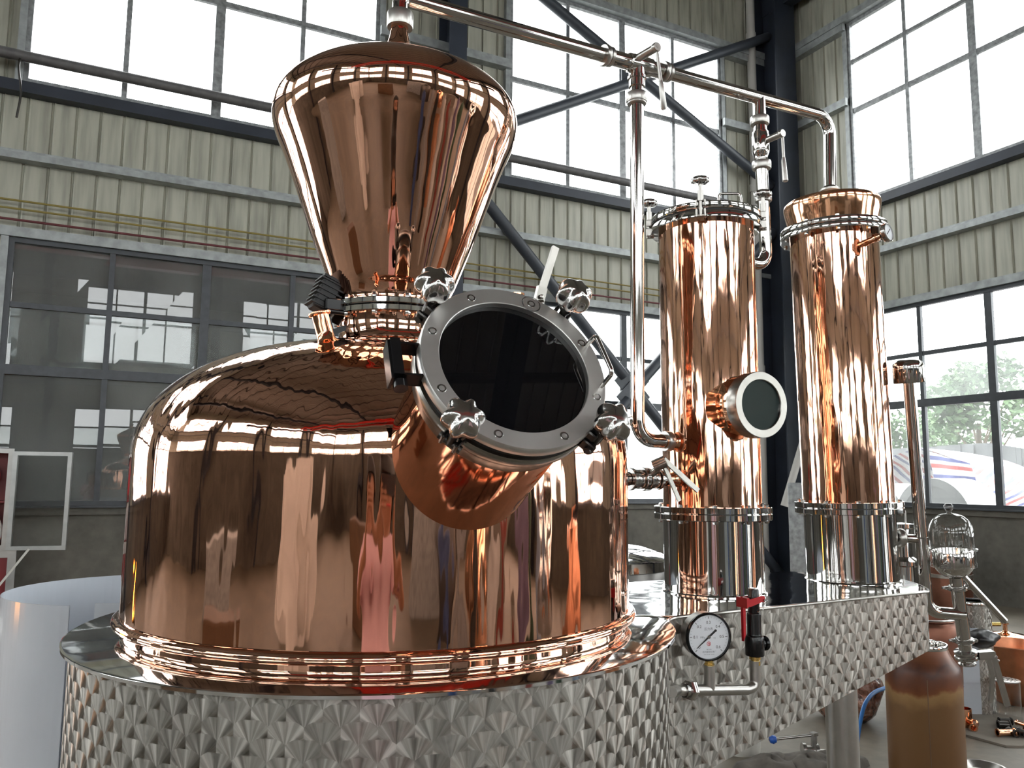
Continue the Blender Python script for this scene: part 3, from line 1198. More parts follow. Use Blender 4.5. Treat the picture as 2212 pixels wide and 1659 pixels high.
MB().lathe([(0.10, 1.961), (0.139, 1.961), (0.141, 1.963), (0.141, 1.973), (0.139, 1.975), (0.10, 1.975)], AX, EZ, 96).build('head_flange', M['steel'], head)
for k in range(12):
    t = 2 * PI * (k + .3) / 12
    bolt(L(.133 * math.cos(t), .133 * math.sin(t), 1.975), EZ, .0065, .009, M['steel_cast'], head)
    bolt(L(.133 * math.cos(t), .133 * math.sin(t), 1.945), -EZ, .0065, .008, M['steel_cast'], head)
m_ = MB()
clamp_ring(m_, L(-.003, 0, 2.646), EZ, .031, .036)
m_.build('ring_nut', M['steel_satin'], head)

# -- vapour line: elbow, long arm, tees and the drop to the second column
RP = 0.0192
vap = thing('vapour_pipe', 'long polished steel vapour pipe running from the still head to the right column', 'pipe', L(0, 0, 2.68))
arm = bend([L(-.003, 0, 2.682), L(-.003, 0, 2.722), L(.62, 0, 2.748)], .036, 12)
MB().tube(arm, RP, 28).build('pipe_run', M['steel_pipe'], vap, 60)
arm = bend([L(.79, 0, 2.757), L(1.512, 0, 2.792), L(1.5, 0, 2.545)], .058, 14)
MB().tube(arm, RP, 28).build('pipe_run', M['steel_pipe'], vap, 60)
DA = (L(1.4, 0, 2.787) - L(.1, 0, 2.726)).normalized()
for q in (L(.585, 0, 2.7465), L(.792, 0, 2.757)):
    ring_nut(q, DA, .029, .014, vap)
    ring_nut(q + DA * .018, DA, .027, .010, vap)
MB().tube([L(1.184, 0, 2.776), L(1.184, 0, 2.708)], RP, 28).build('tee_branch', M['steel_pipe'], vap)
for uu in (1.145, 1.225, 1.45):
    zz = 2.757 + (uu - .79) * .0485
    MB().lathe([(RP - .001, -.0015), (RP + .0006, 0), (RP - .001, .0015)], L(uu, 0, zz), DA, 28).build('weld_seam', M['steel_satin'], vap)
MB().lathe([(0.0, 0), (0.031, 0), (0.031, .006), (0.024, .011), (0.0195, .016)], L(1.5, 0, 2.538), EZ, 32).build('pipe_collar', M['steel_satin'], vap)

# three-way valve on the arm with its lever, and the long down pipe
tv = thing('three_way_valve', 'steel three-way valve on the vapour pipe, lever hanging, above the long vertical pipe', 'valve', L(.7, 0, 2.75))
m_ = MB()
m_.lathe([(0, 0), (0.0215, 0), (0.0215, .06), (0.026, .062), (0.026, .070), (0.0265, .076), (0.0265, .124), (0.026, .130), (0.026, .138), (0.0215, .14), (0.0215, .178), (0, .178)], L(.612, 0, 2.7475), DA, 36)
m_.cyl(L(.703, 0, 2.752), L(.703, 0, 2.685), .0225, 32)
m_.lathe([(0.022, 0), (0.026, .002), (0.026, .010), (0.022, .012)], L(.703, 0, 2.705), EZ, 36)
m_.build('valve_body', M['steel_pipe'], tv)
m_ = MB()
m_.cyl(L(.690, .02, 2.757), L(.700, .085, 2.760), .0115, 24)
m_.lathe([(0, 0), (0.012, 0), (0.0135, .003), (0.0135, .010), (0.012, .013), (0, .013)], L(.700, .080, 2.760), EN, 28)
m_.lathe([(0.002, .0), (0.0045, .0), (0.0045, .001), (0.002, .001)], L(.700, .093, 2.760), EN, 12)
m_.tube([L(.702, .086, 2.757), L(.708, .088, 2.70), L(.712, .09, 2.665)], .0045, 14)
m_.tube([L(.712, .09, 2.668), L(.7135, .09, 2.655), L(.721, .09, 2.592), L(.722, .09, 2.588)], [.0045, .0068, .0085, .006], 16)
m_.build('lever', M['steel_satin'], tv)

dn = thing('down_pipe', 'long vertical polished steel pipe running from the three-way valve down to the left column', 'pipe', L(.69, 0, 1.7))
MB().tube(bend([L(.703, 0, 2.69), L(.694, 0, 1.703), L(.80, 0, 1.703)], .062, 14), RP - .0005, 28).build('pipe_run', M['steel_pipe'], dn, 60)
ring_nut(L(.702, 0, 2.640), EZ, .0295, .026, dn)
ring_nut(L(.702, 0, 2.634), EZ, .0265, .010, dn)
ring_nut(L(.785, 0, 1.703), EU, .0275, .020, dn)

# drop to the left column's right side: unions, valve, U-bend
dr = thing('drop_pipe', 'short steel drop pipe with unions, ending in a bend at the left column', 'pipe', L(1.18, 0, 2.3))
MB().tube([L(1.186, 0, 2.56), L(1.190, 0, 2.44)], .0185, 28).build('pipe_run', M['steel_pipe'], dr)
MB().tube(bend([L(1.190, 0, 2.45), L(1.197, 0, 2.245), L(1.075, 0, 2.245)], .045, 14), RP - .001, 28).build('bent_pipe', M['steel_pipe'], dr, 60)
ring_nut(L(1.184, 0, 2.690), EZ, .0285, .024, dr)
ring_nut(L(1.187, 0, 2.548), EZ, .0285, .024, dr)
ring_nut(L(1.190, 0, 2.445), EZ, .0250, .018, dr)
bv = thing('ball_valve', 'steel ball valve on the short drop pipe, lever hanging, above the left column', 'valve', L(1.185, 0, 2.63))
m_ = MB().lathe([(0.018, -.062), (0.020, -.060), (0.020, -.045), (0.0215, -.043), (0.0245, -.032), (0.0255, -.028), (0.0255, .022), (0.024, .026), (0.024, .034), (0.020, .036), (0.0185, .062)], L(1.1855, 0, 2.632), EZ, 36)
m_.build('valve_body', M['steel_pipe'], bv)
m_ = MB()
m_.cyl(L(1.19, .02, 2.634), L(1.197, .068, 2.637), .0105, 22)
m_.lathe([(0, 0), (0.011, 0), (0.0125, .003), (0.0125, .009), (0.011, .012), (0, .012)], L(1.197, .066, 2.637), EN, 28)
m_.tube([L(1.2, .072, 2.634), L(1.2, .074, 2.56)], .0042, 14)
m_.tube([L(1.2, .074, 2.562), L(1.2, .074, 2.55), L(1.203, .075, 2.49), L(1.203, .075, 2.487)], [.0045, .0065, .0085, .006], 16)
m_.build('lever', M['steel_satin'], bv)


# -- columns
def lobed_knob(mb, o, d, r=.022, h=.014):
    mb.lathe([(0, 0), (r * .4, 0), (r * .75, .001), (r * .95, .003), (r, h * .45), (r * .92, h * .8), (r * .6, h), (r * .45, h * .8), (0, h * .75)], o, d, 64, lobes=(8, .09, r * .7))


C1 = Vector((0.9566 - .0, 0, ZD))
c1 = thing('copper_rectifier', 'left of the two copper columns, with a clamped lid and a round sight glass', 'column', L(.9566, 0, ZD), rot=(0, -R(.35), TH))
EX, EY = Vector((1, 0, 0)), Vector((0, 1, 0))


def column_base(t, zf):
    MB().lathe([(0.140, 0), (0.140, .003), (0.1348, .006), (0.1342, .012), (0.1342, zf)], (0, 0, 0), EZ, 96).build('steel_base', M['steel'], t, local=True)
    m = MB()
    m.lathe([(0.12, zf), (0.1575, zf), (0.159, zf + .0015), (0.159, zf + .0155), (0.1575, zf + .017), (0.12, zf + .017)], (0, 0, 0), EZ, 96)
    m.build('lower_flange', M['steel'], t, local=True)
    m = MB()
    m.lathe([(0.12, zf + .0185), (0.1575, zf + .0185), (0.159, zf + .020), (0.159, zf + .0335), (0.1575, zf + .035), (0.12, zf + .035)], (0, 0, 0), EZ, 96)
    m.build('upper_flange', M['steel'], t, local=True)
    m = MB().lathe([(0.15, zf + .0165), (0.1560, zf + .017), (0.1560, zf + .0185), (0.15, zf + .019)], (0, 0, 0), EZ, 96)
    m.build('gasket', M['black_rubber'], t, local=True)
    for k in range(10):
        a = 2 * PI * (k + .35) / 10
        p = Vector((.147 * math.cos(a), .147 * math.sin(a), zf + .035))
        bolt(p, EZ, .0065, .007, M['steel_cast'], t, True)
        bolt(p - EZ * .035, -EZ, .0065, .008, M['steel_cast'], t, True)


def cdir(deg):
    """unit direction in a column's own axes; 0 = out of the box front, + = to the right"""
    return Vector((math.sin(R(deg)), -math.cos(R(deg)), 0))


column_base(c1, .196)
MB().lathe([(0.1345, .231), (0.134, .24), (0.134, 1.012)], (0, 0, 0), EZ, 128).build('copper_shell', M['copper_column'], c1, local=True)
m_ = MB().lathe([(0.12, 1.010), (0.154, 1.010), (0.156, 1.012), (0.156, 1.026), (0.154, 1.029), (0.12, 1.029)], (0, 0, 0), EZ, 96)
m_.build('top_flange', M['steel'], c1, local=True)
MB().lathe([(0.14, 1.029), (0.152, 1.029), (0.152, 1.034), (0.14, 1.034)], (0, 0, 0), EZ, 96).build('gasket', M['black_rubber'], c1, local=True)
m_ = MB().lathe([(0.14, 1.034), (0.155, 1.034), (0.157, 1.037), (0.157, 1.050), (0.153, 1.055), (0.12, 1.058), (0.06, 1.064), (0, 1.066)], (0, 0, 0), EZ, 96)
lid = m_.build('lid', M['steel'], c1, local=True)
hr_, hb_ = cdir(48), cdir(138)
m_ = MB().tube(bend([hr_ * .032 + hb_ * .02 + EZ * 1.06, hr_ * .042 + hb_ * .02 + EZ * 1.132, hr_ * .100 + hb_ * .02 + EZ * 1.128, hr_ * .108 + hb_ * .02 + EZ * 1.055], .010), .0042, 12)
m_.build('handle', M['steel_pipe'], lid, local=True)
for a in (-48, -132, 42, 132):
    d = cdir(a)
    tn = EZ.cross(d)
    m_ = MB()
    for s in (-1, 1):
        m_.box(d * .158 + tn * s * .011 + EZ * 1.018, (.022, .005, .024), (d, tn, EZ), .002)
        m_.box(d * .158 + tn * s * .011 + EZ * 1.046, (.020, .005, .020), (d, tn, EZ), .002)
    m_.cyl(d * .160 + EZ * 1.012 - tn * .017, d * .160 + EZ * 1.012 + tn * .017, .005, 14)
    m_.cyl(d * .160 + EZ * 1.01, d * .160 + EZ * 1.10, .0055, 16)
    m_.cyl(d * .160 + EZ * 1.052, d * .160 + EZ * 1.082, .0085, 20)
    m_.build('swing_bolt', M['steel_satin'], c1, local=True)
    m_ = MB()
    lobed_knob(m_, d * .160 + EZ * 1.100, EZ, .0235, .020)
    m_.build('clamp_knob', M['steel_cast'], c1, 75, local=True)
# sight glass
gd = (Vector((-1.521, -1.762, 0)).normalized())
ang = math.atan2(gd.y, gd.x) + R(39) - TH
gd = Vector((math.cos(ang), math.sin(ang), 0.0))
gz = 1.795 - ZD
m_ = MB().lathe([(0.095, .100), (0.083, .122), (0.076, .135), (0.074, .146), (0.074, .17)], EZ * gz, gd, 64)
m_.build('sight_glass_neck', M['copper_bright'], c1, 60, local=True)
m_ = MB().lathe([(0.072, .168), (0.084, .168), (0.0865, .171), (0.0865, .204), (0.0845, .208), (0.066, .208), (0.0645, .2065), (0.0645, .19)], EZ * gz, gd, 72)
m_.build('sight_glass_ring', M['flange_steel'], c1, local=True)
MB().lathe([(0, .2015), (0.0648, .2015)], EZ * gz, gd, 64).build('sight_glass', M['green_glass'], c1, None, local=True)
# copper stubs for the pipes that enter the column
m_ = MB()
m_.lathe([(0.030, .118), (0.022, .137), (0.019, .15), (0.019, .172)], EZ * (1.703 - ZD), -EX, 36)
m_.build('pipe_stub', M['copper_bright'], c1, 60, local=True)
m_ = MB()
m_.lathe([(0.028, .118), (0.021, .136), (0.0175, .15), (0.0175, .165)], EZ * (1.602 - ZD), -EX, 36)
m_.build('pipe_stub', M['copper_bright'], c1, 60, local=True)
m_ = MB()
m_.lathe([(0.028, .118), (0.021, .136), (0.0185, .15)], EZ * (2.245 - ZD), EX, 36)
m_.build('pipe_stub', M['copper_bright'], c1, 60, local=True)

c2 = thing('copper_condenser', 'right of the two copper columns, capped by a flared copper collar', 'column', L(1.5366, 0, ZD), rot=(0, -R(1.55), TH))
column_base(c2, .206)
MB().lathe([(0.1352, .241), (0.1347, .25), (0.1347, 1.08)], (0, 0, 0), EZ, 128).build('copper_shell', M['copper_column'], c2, local=True)
m_ = MB().lathe([(0.12, 1.078), (0.1615, 1.078), (0.163, 1.080), (0.163, 1.092), (0.1615, 1.094), (0.12, 1.094)], (0, 0, 0), EZ, 96)
m_.build('top_flange', M['steel'], c2, local=True)
m_ = MB().lathe([(0.12, 1.096), (0.1615, 1.096), (0.163, 1.098), (0.163, 1.112), (0.1615, 1.114), (0.12, 1.114)], (0, 0, 0), EZ, 96)
m_.build('cap_flange', M['steel'], c2, local=True)
for k in range(10):
    a = 2 * PI * (k + .2) / 10
    bolt(Vector((.152 * math.cos(a), .152 * math.sin(a), 1.114)), EZ, .0065, .007, M['steel_cast'], c2, True)
    bolt(Vector((.152 * math.cos(a), .152 * math.sin(a), 1.078)), -EZ, .0065, .007, M['steel_cast'], c2, True)
m_ = MB().lathe([(0.134, 1.112), (0.1365, 1.125), (0.140, 1.14), (0.1445, 1.16), (0.148, 1.178), (0.149, 1.188), (0.147, 1.196), (0.142, 1.201), (0.13, 1.204), (0.06, 1.215), (0.0, 1.22)], (0, 0, 0), EZ, 96)
m_.build('copper_cap', M['copper_bright'], c2, 60, local=True)

# dial thermometer on the right column
th = thing('thermometer', 'small round dial thermometer sticking out near the top of the right copper column', 'thermometer', (2.053, 1.66, 2.33))
ta = Vector((2.053, 1.660, 2.328))
td = Vector((-.10, -.985, .10)).normalized()
MB().lathe([(0.017, -.012), (0.0105, 0), (0.0095, .012), (0.0095, .040), (0.0125, .042), (0.0125, .050), (0.0085, .052), (0.0085, .066)], ta, td, 28).build('copper_stem', M['copper_bright'], th)
MB().lathe([(0.007, .060), (0.007, .076)], ta, td, 20).build('neck', M['dark_steel'], th)
fd = (td + Vector((.30, .0, 0))).normalized()
fc = ta + td * .080
MB().lathe([(0, -.002), (0.026, -.002), (0.0285, .001), (0.0285, .011), (0.0265, .013), (0.0245, .013), (0.0245, .010)], fc, fd, 40).build('dial_case', M['steel_cast'], th)
MB().lathe([(0, .0102), (0.0246, .0102)], fc, fd, 40).build('dial_face', M['white_enamel'], th, None)
fx, fy, _ = frame_of(fd)
MB().bar(fc + fd * .0108 - fx * .010 - fy * .008, fc + fd * .0108 + fx * .012 + fy * .013, .0022, .0006, fd).build('needle', M['ink_black'], th, None)

# -- butterfly valve between pot and left column
pv = thing('butterfly_valve', 'small steel butterfly valve with a squeeze handle between the copper pot and the left column', 'valve', L(.66, 0, 1.60))
MB().tube([L(.50, 0, 1.600), L(.81, 0, 1.602)], .0155, 24).build('pipe_run', M['steel_pipe'], pv)
m_ = MB()
for uu, r0, hh in ((.664, .0295, .011), (.677, .0255, .026), (.704, .0315, .013), (.720, .0305, .010), (.734, .025, .020), (.756, .029, .009)):
    clamp_ring(m_, L(uu, 0, 1.601), EU, r0, hh)
m_.build('valve_body', M['steel_cast'], pv)
m_ = MB()
m_.cyl(L(.722, .0, 1.60), L(.722, .074, 1.645), .0095, 20)
m_.cyl(L(.702, .055, 1.634), L(.722, .08, 1.648), .016, 20)
m_.bar(L(.715, .078, 1.652), L(.815, .095, 1.572), .013, .006, EN)
m_.bar(L(.718, .072, 1.642), L(.760, .085, 1.546), .011, .005, EN)
m_.build('squeeze_handle', M['flange_steel'], pv)

# -- pressure gauge pipework in front of the box
gp = thing('gauge_pipe', 'bent steel pipe in front of the brushed box, carrying the gauge and the safety valve', 'pipe', L(.62, .32, 1.14))
GW = .325
MB().tube(bend([L(.485, .36, 1.168), L(.53, GW, 1.158), L(.735, GW, 1.136), L(.762, GW, 1.140), L(.762, GW, 1.196)], .040, 12), .0118, 24).build('pipe_run', M['steel_satin'], gp, 60)
MB().tube([L(.624, GW, 1.148), L(.624, GW, 1.200)], .0118, 24).build('tee_branch', M['steel_satin'], gp)
m_ = MB()
DG = (L(.735, GW, 1.136) - L(.53, GW, 1.158)).normalized()
m_.lathe([(.010, 0), (.020, 0), (.0215, .002), (.0215, .014), (.020, .016), (.010, .016)], L(.560, GW, 1.155), DG, 6)
m_.lathe([(.010, 0), (.015, 0), (.015, .010), (.010, .010)], L(.550, GW, 1.156), DG, 28)
m_.build('hex_union', M['steel_cast'], gp)

gg = thing('pressure_gauge', 'round white-faced pressure gauge with a black rim in front of the brushed box', 'gauge', L(.624, GW, 1.20))
MB().lathe([(0.009, 0), (0.011, 0), (0.011, .007), (0.009, .007), (0.009, .014)], L(.624, GW, 1.197), EZ, 6).build('brass_nut', M['brass'], gg)
GC = L(.6255, GW - .010, 1.2605)
gn = (Vector((0, 0, 1.6)) - GC)
gn.z *= 0.0
gn = (gn.normalized() + EN * 1.2).normalized()
GX = Vector((-gn.y, gn.x, 0)).normalized()
if GX.dot(EU) < 0:
    GX = -GX
GY = EZ
MB().lathe([(0, -.024), (0.046, -.024), (0.0495, -.022), (0.0500, .010)], GC, gn, 64).build('gauge_case', M['steel_satin'], gg)
MB().lathe([(0.0490, .008), (0.0515, .009), (0.0520, .012), (0.0515, .0165), (0.0495, .019), (0.0475, .019), (0.0465, .016), (0.0465, .0135)], GC, gn, 64).build('gauge_rim', M['black_paint'], gg)
MB().lathe([(0, .0136), (0.0467, .0136)], GC, gn, 64).build('dial_face', M['white_enamel'], gg, None)


def dial(r, deg, h=.0140):
    """point on the dial, angle clockwise from 12 o'clock"""
    return GC + GX * (r * math.sin(R(deg))) + GY * (r * math.cos(R(deg))) + gn * h


mk = MB()
for k in range(7):
    a = -135 + 45 * k
    mk.bar(dial(.0385, a), dial(.0435, a), .0011, .0002, gn)
mk.build('scale_marks', M['ink_black'], gg, None)
mk = MB()
for k in range(31):
    if k % 5:
        a = -135 + 270 * k / 30
        mk.bar(dial(.0405, a), dial(.0430, a), .00035, .0002, gn)
mk.build('fine_scale_marks', M['ink_grey'], gg, None)


def text_mesh(name, items, mat, parent, X, Y, nrm, O):
    """lettering laid on a surface: items = (string, size, x, y) about O, as one mesh"""
    mb = MB()
    for (s, size, x, y) in items:
        cu = bpy.data.curves.new('t', 'FONT')
        cu.body = s
        cu.size = size
        cu.align_x = 'CENTER'
        cu.align_y = 'CENTER'
        cu.resolution_u = 3
        ob = bpy.data.objects.new('t', cu)
        COL.objects.link(ob)
        dg = bpy.context.evaluated_depsgraph_get()
        dg.update()
        me = bpy.data.meshes.new_from_object(ob.evaluated_get(dg))
        k = len(mb.v)
        for v in me.vertices:
            mb.v.append(O + X * (v.co.x + x) + Y * (v.co.y + y))
        for p in me.polygons:
            mb.face([k + i for i in p.vertices])
        bpy.data.objects.remove(ob)
        bpy.data.curves.remove(cu)
        bpy.data.meshes.remove(me)
    return mb.build(name, mat, parent, None)


num = []
for k, s in enumerate(('0', '0.1', '0.2', '0.3', '0.4', '0.5', '0.6')):
    a = R(-135 + 45 * k)
    rr = .0305 if k not in (0, 6) else .0310
    num.append((s, .0088, rr * math.sin(a), rr * math.cos(a)))
text_mesh('numerals', num, M['ink_black'], gg, GX, GY, gn, GC + gn * .0140)
text_mesh('small_lettering', [('压力表', .0068, 0, .0165), ('MPa', .0058, -.0145, -.001), ('CE', .0042, .0135, -.0025), ('GB/T1226', .0028, 0, -.0265), ('杭州富阳仪表厂', .0046, .001, -.0320), ('2 0 2 2 0 8 1 0 0 0 1', .0030, .001, -.0372)],
          M['ink_grey'], gg, GX, GY, gn, GC + gn * .0140)
mk = MB()
mk.lathe([(.0038, .0), (.0046, .0), (.0046, .0003), (.0038, .0003)], GC + gn * .0139 - GY * .0145, gn, 32)
mk.bar(GC + gn * .0140 + GX * -.0026 - GY * .0130, GC + gn * .0140 + GX * .0026 - GY * .0130, .0010, .0002, gn)
mk.bar(GC + gn * .0140 - GY * .0130 + GX * -.0012, GC + gn * .0140 - GY * .0175 + GX * -.0014, .0010, .0002, gn)
mk.bar(GC + gn * .0140 - GY * .0130 + GX * .0012, GC + gn * .0140 - GY * .0175 + GX * .0016, .0010, .0002, gn)
mk.build('emblem', M['ink_red'], gg, None)
mk = MB()
a0_ = -130
mk.prism([(-.0004, 0), (.0004, 0), (.0016, -.030), (.0018, -.038), (-.0018, -.038), (-.0016, -.030)], 0, .0006, dial(.0375, a0_, .0150),
         (dial(1, a0_ + 90, 0) - GC, dial(1, a0_, 0) - GC, gn))
mk.bar(dial(.0, 50, .0153), dial(.021, 50, .0153), .0040, .0006, gn)
mk.lathe([(0.0026, 0), (0.0026, .0008), (0, .0008)], dial(.0205, 50, .0149), gn, 16)
mk.build('needle', M['ink_black'], gg, None)
MB().lathe([(0.0034, .0148), (0.0034, .0172), (0.0028, .0178), (0, .0178)], GC, gn, 24).build('needle_hub', M['steel_cast'], gg)

sv = thing('safety_valve', 'black safety valve with a red lever standing beside the pressure gauge', 'valve', L(.763, GW, 1.19))
SX = L(.763, GW, 0)
MB().lathe([(0.0095, 1.185), (0.0118, 1.186), (0.0118, 1.195), (0.0100, 1.196), (0.0100, 1.198), (0.0128, 1.199), (0.0128, 1.2045), (0.0105, 1.205), (0.0105, 1.209)], SX, EZ, 24).build('brass_nut', M['brass'], sv)
m_ = MB()
m_.lathe([(0, 1.207), (0.0205, 1.207), (0.0215, 1.209), (0.0215, 1.246), (0.020, 1.250), (0.0165, 1.252), (0.0158, 1.256), (0.0155, 1.298), (0.0152, 1.300), (0.0135, 1.302), (0.013, 1.318), (0.0135, 1.322), (0.0128, 1.330), (0.0125, 1.352), (0.0115, 1.3545), (0, 1.3545)], SX, EZ, 40)
m_.cyl(L(.775, GW, 1.231), L(.794, GW, 1.231), .0125, 28)
m_.lathe([(0, 0), (0.015, 0), (0.0165, .002), (0.0165, .008), (0.013, .010), (0.0105, .010), (0.0105, .004), (0, .004)], L(.788, GW, 1.231), EU, 32)
m_.build('valve_body', M['black_paint'], sv)
text_mesh('raised_lettering', [('1MS', .0085, 0, .006), ('B1', .0075, .002, -.0095)], M['black_rubber'], sv, GX, GY, gn, L(.763, GW + .0222, 1.231))
MB().lathe([(0, 0), (.011, 0), (.0105, .0015), (0, .002)], L(.763, GW, 1.3545), EZ, 24).build('top_disc', M['steel_cast'], sv)
m_ = MB()
poly_ = [(-.0415, .034), (-.0285, .030), (.010, .036), (.018, .035), (.0215, .028), (.019, .022), (.010, .0225), (-.026, .017), (-.0285, .008), (-.0295, -.052), (-.0415, -.062)]
m_.prism(poly_, -.0155, .0155, L(.763, GW, 1.3035), (EU, EZ, EN)) if False else None
m_.prism([(-.0375, .034), (-.030, .034), (-.028, .016), (-.0375, .012)], -.0162, .0162, L(.763, GW, 1.3035), (EU, EZ, EN))
for s in (-.0148, .0148):
    m_.prism([(-.032, .030), (.010, .036), (.018, .035), (.0215, .028), (.019, .022), (.010, .0225), (-.028, .014)], s - .0014, s + .0014, L(.763, GW, 1.3035), (EU, EZ, EN))
m_.prism([(-.0375, .036), (-.0345, .034), (-.030, .030), (-.0290, .012), (-.0300, -.048), (-.0365, -.062)], -.0035, .0035, L(.763, GW, 1.3035), (EU, EZ, EN))
m_.build('lever', M['red_paint'], sv, 25)
m_ = MB()
m_.cyl(L(.763, GW + .0135, 1.305), L(.763, GW + .0185, 1.305), .0042, 14)
m_.cyl(L(.7785, GW - .02, 1.330), L(.7785, GW + .02, 1.330), .0028, 10)
m_.tube(spline([L(.780, GW + .019, 1.332), L(.786, GW + .02, 1.328), L(.776, GW + .02, 1.322), L(.772, GW + .019, 1.309)], 5), .0008, 6)
m_.build('pin', M['steel_cast'], sv)


# -- breather pipe and spirit safe at the right end
def perp(p, q):
    return (Vector(q) - Vector(p)).normalized()


bp = thing('breather_pipe', 'tall capped steel pipe standing in front of the right window', 'pipe', (2.33, 1.72, 1.21))
B0, B1 = Vector((2.248, 1.676, 1.905)), Vector((2.340, 1.7205, 1.196))
MB().tube(bend([B0 + Vector((0, 0, .02)), B1, Vector((2.440, 1.667, 1.188))], .048, 14), .0185, 28).build('pipe_run', M['steel_pipe'], bp, 60)
bd = perp(B1, B0)
m_ = MB().lathe([(0.020, 0), (0.045, 0), (0.0465, .003), (0.0465, .045), (0.0455, .055), (0.041, .065), (0.033, .071), (0.02, .074), (0, .075)], B0 + bd * .004, bd, 56)
m_.build('pipe_cap', M['steel_pipe'], bp, 55)
m_ = MB()
O1 = Vector((2.199, 1.765, 1.429))
od = (Vector((2.312, 1.709, 1.421)) - O1).normalized()
m_.lathe([(0.030, -.004), (0.030, .004), (0.017, .007), (0.014, .014), (0.0135, .030), (0.0165, .034), (0.0165, .040), (0.0135, .044), (0.0135, .125)], O1, od, 32)
m_.build('outlet_pipe', M['steel_pipe'], bp)
m_ = MB()
ferrule(m_, O1 + od * .062, od, .024, .022, .005)
m_.build('ring_nut', M['steel_satin'], bp)
m_ = MB().lathe([(.0175, -.002), (.0195, 0), (.0175, .002)], B1 + bd * .235, bd, 28)
m_.build('weld_seam', M['steel_satin'], bp)

ss = thing('spirit_safe', 'steel spirit safe under a clear glass bell, with a sloping spout, at the right end', 'spirit safe', (2.43, 1.67, 1.03))
S0, S1 = Vector((2.413, 1.668, 1.305)), Vector((2.457, 1.680, 1.085))
sd = perp(S1, S0)
MB().tube([S1, S0], .0195, 32).build('tube', M['steel_pipe'], ss)
for q in (S1 + sd * .190, S1 + sd * .022):
    m_ = MB()
    ferrule(m_, q, sd, .025, .013, .005)
    m_.box(q + RR * .034, (.014, .012, .010), (RR, F, UU), .002)
    m_.box(q - RR * .034, (.014, .012, .010), (RR, F, UU), .002)
    m_.cyl(q - RR * .040, q - RR * .048, .004, 10)
    m_.build('clamp', M['steel_cast'], ss)
CB = Vector((2.405, 1.666, 1.305))
cdn = (sd + EZ).normalized()
MB().lathe([(0.018, 0), (0.030, .004), (0.043, .013), (0.052, .025), (0.0555, .033), (0.0575, .0345), (0.0585, .037), (0.0585, .081), (0.0575, .083), (0.0565, .080), (0.056, .040), (0.05, .028), (0.04, .018), (0, .012)], CB, cdn, 64).build('cup', M['steel'], ss, 60)
SP0, SP1 = Vector((2.436, 1.655, 1.302)), Vector((2.566, 1.612, 1.162))
spd = perp(SP0, SP1)
m_ = MB().lathe([(0.0105, 0), (0.0105, (SP1 - SP0).length), (0.0092, (SP1 - SP0).length), (0.0092, .05)], SP0 - spd * .01, spd, 24)
m_.build('spout', M['steel_pipe'], ss)
bell = thing('glass_bell', 'clear glass bell with a knob on top, covering the cup of the spirit safe', 'glass bell', CB + cdn * .07)
MB().lathe([(0.0645, .036), (0.0662, .036), (0.0662, .083), (0.0705, .085), (0.0705, .0880), (0.0640, .0895), (0.0635, .110), (0.0635, .140), (0.060, .160), (0.052, .177), (0.040, .189), (0.024, .196), (0.010, .1985), (0.007, .2015), (0.007, .205), (0.0105, .210), (0.0135, .217), (0.0130, .224), (0.009, .229), (0, .2305)], CB, cdn, 64).build('dome', M['clear'], bell, 60)

bf = thing('drain_valve', 'steel butterfly valve with a hanging two-bar squeeze handle below the spirit safe', 'valve', (2.452, 1.68, 1.05))
m_ = MB()
V0 = S1 + sd * .012
m_.lathe([(0.019, 0), (0.019, -.020), (0.027, -.022), (0.0335, -.024), (0.0335, -.030), (0.031, -.033), (0.031, -.037), (0.0335, -.040), (0.0335, -.047), (0.026, -.050), (0.0205, -.054), (0.0195, -.060), (0.0255, -.062), (0.0255, -.065), (0.017, -.066)], V0, sd, 48)
m_.build('valve_body', M['steel_cast'], bf)
H0 = V0 - sd * .034 + RR * .03 - F * .01
m_ = MB()
m_.bar(H0, H0 + RR * .048 + UU * .004, .024, .022, F)
m_.bar(H0 + RR * .022 + UU * .006, H0 + RR * .052 - UU * .008, .018, .016, F)
m_.bar(H0 + RR * .046 + UU * .010, H0 + RR * .094 - UU * .158, .016, .010, F)
pts = spline([H0 + RR * .030 - UU * .006, H0 + RR * .044 - UU * .05, H0 + RR * .045 - UU * .10, H0 + RR * .040 - UU * .145], 5)
for a, b in zip(pts[:-1], pts[1:]):
    m_.bar(a, b + (b - a) * .06, .012, .010, F)
hexbolt(m_, H0 + RR * .052 - UU * .002 - F * .008, -F, .005, .004)
hexbolt(m_, H0 + RR * .060 - UU * .016, RR, .004, .008)
m_.build('squeeze_handle', M['steel_satin'], bf)

# ------------------------------------------------------------------ things standing about the hall
# brown drum
dm = thing('brown_drum', 'large brown stained drum with an open steel rim, on the floor behind the brushed box', 'drum', (4.02, 3.00, 0))
DR = Vector((4.02, 3.00, 0))
prof = [(0, 0), (0.186, 0), (0.188, .01)] + [(0.188, z) for z in (.1, .2, .3, .4, .5, .585)] + [(0.184, .60), (0.18, .622), (0.155, .655), (0.135, .69), (0.125, .715)]
MB().lathe(prof, DR, EZ, 72).build('drum_shell', M['drum'], dm, 40)
MB().lathe([(0.122, .712), (0.127, .714), (0.129, .72), (0.129, .732), (0.126, .737), (0.121, .737), (0.119, .72), (0.118, .60), (0, .60)], DR, EZ, 56).build('rim', M['steel'], dm)
m_ = MB().tube([DR + Vector((-.139, -.127, .02)), DR + Vector((-.139, -.127, .58))], .0025, 6)
m_.build('seam', M['wood_dark'], dm)

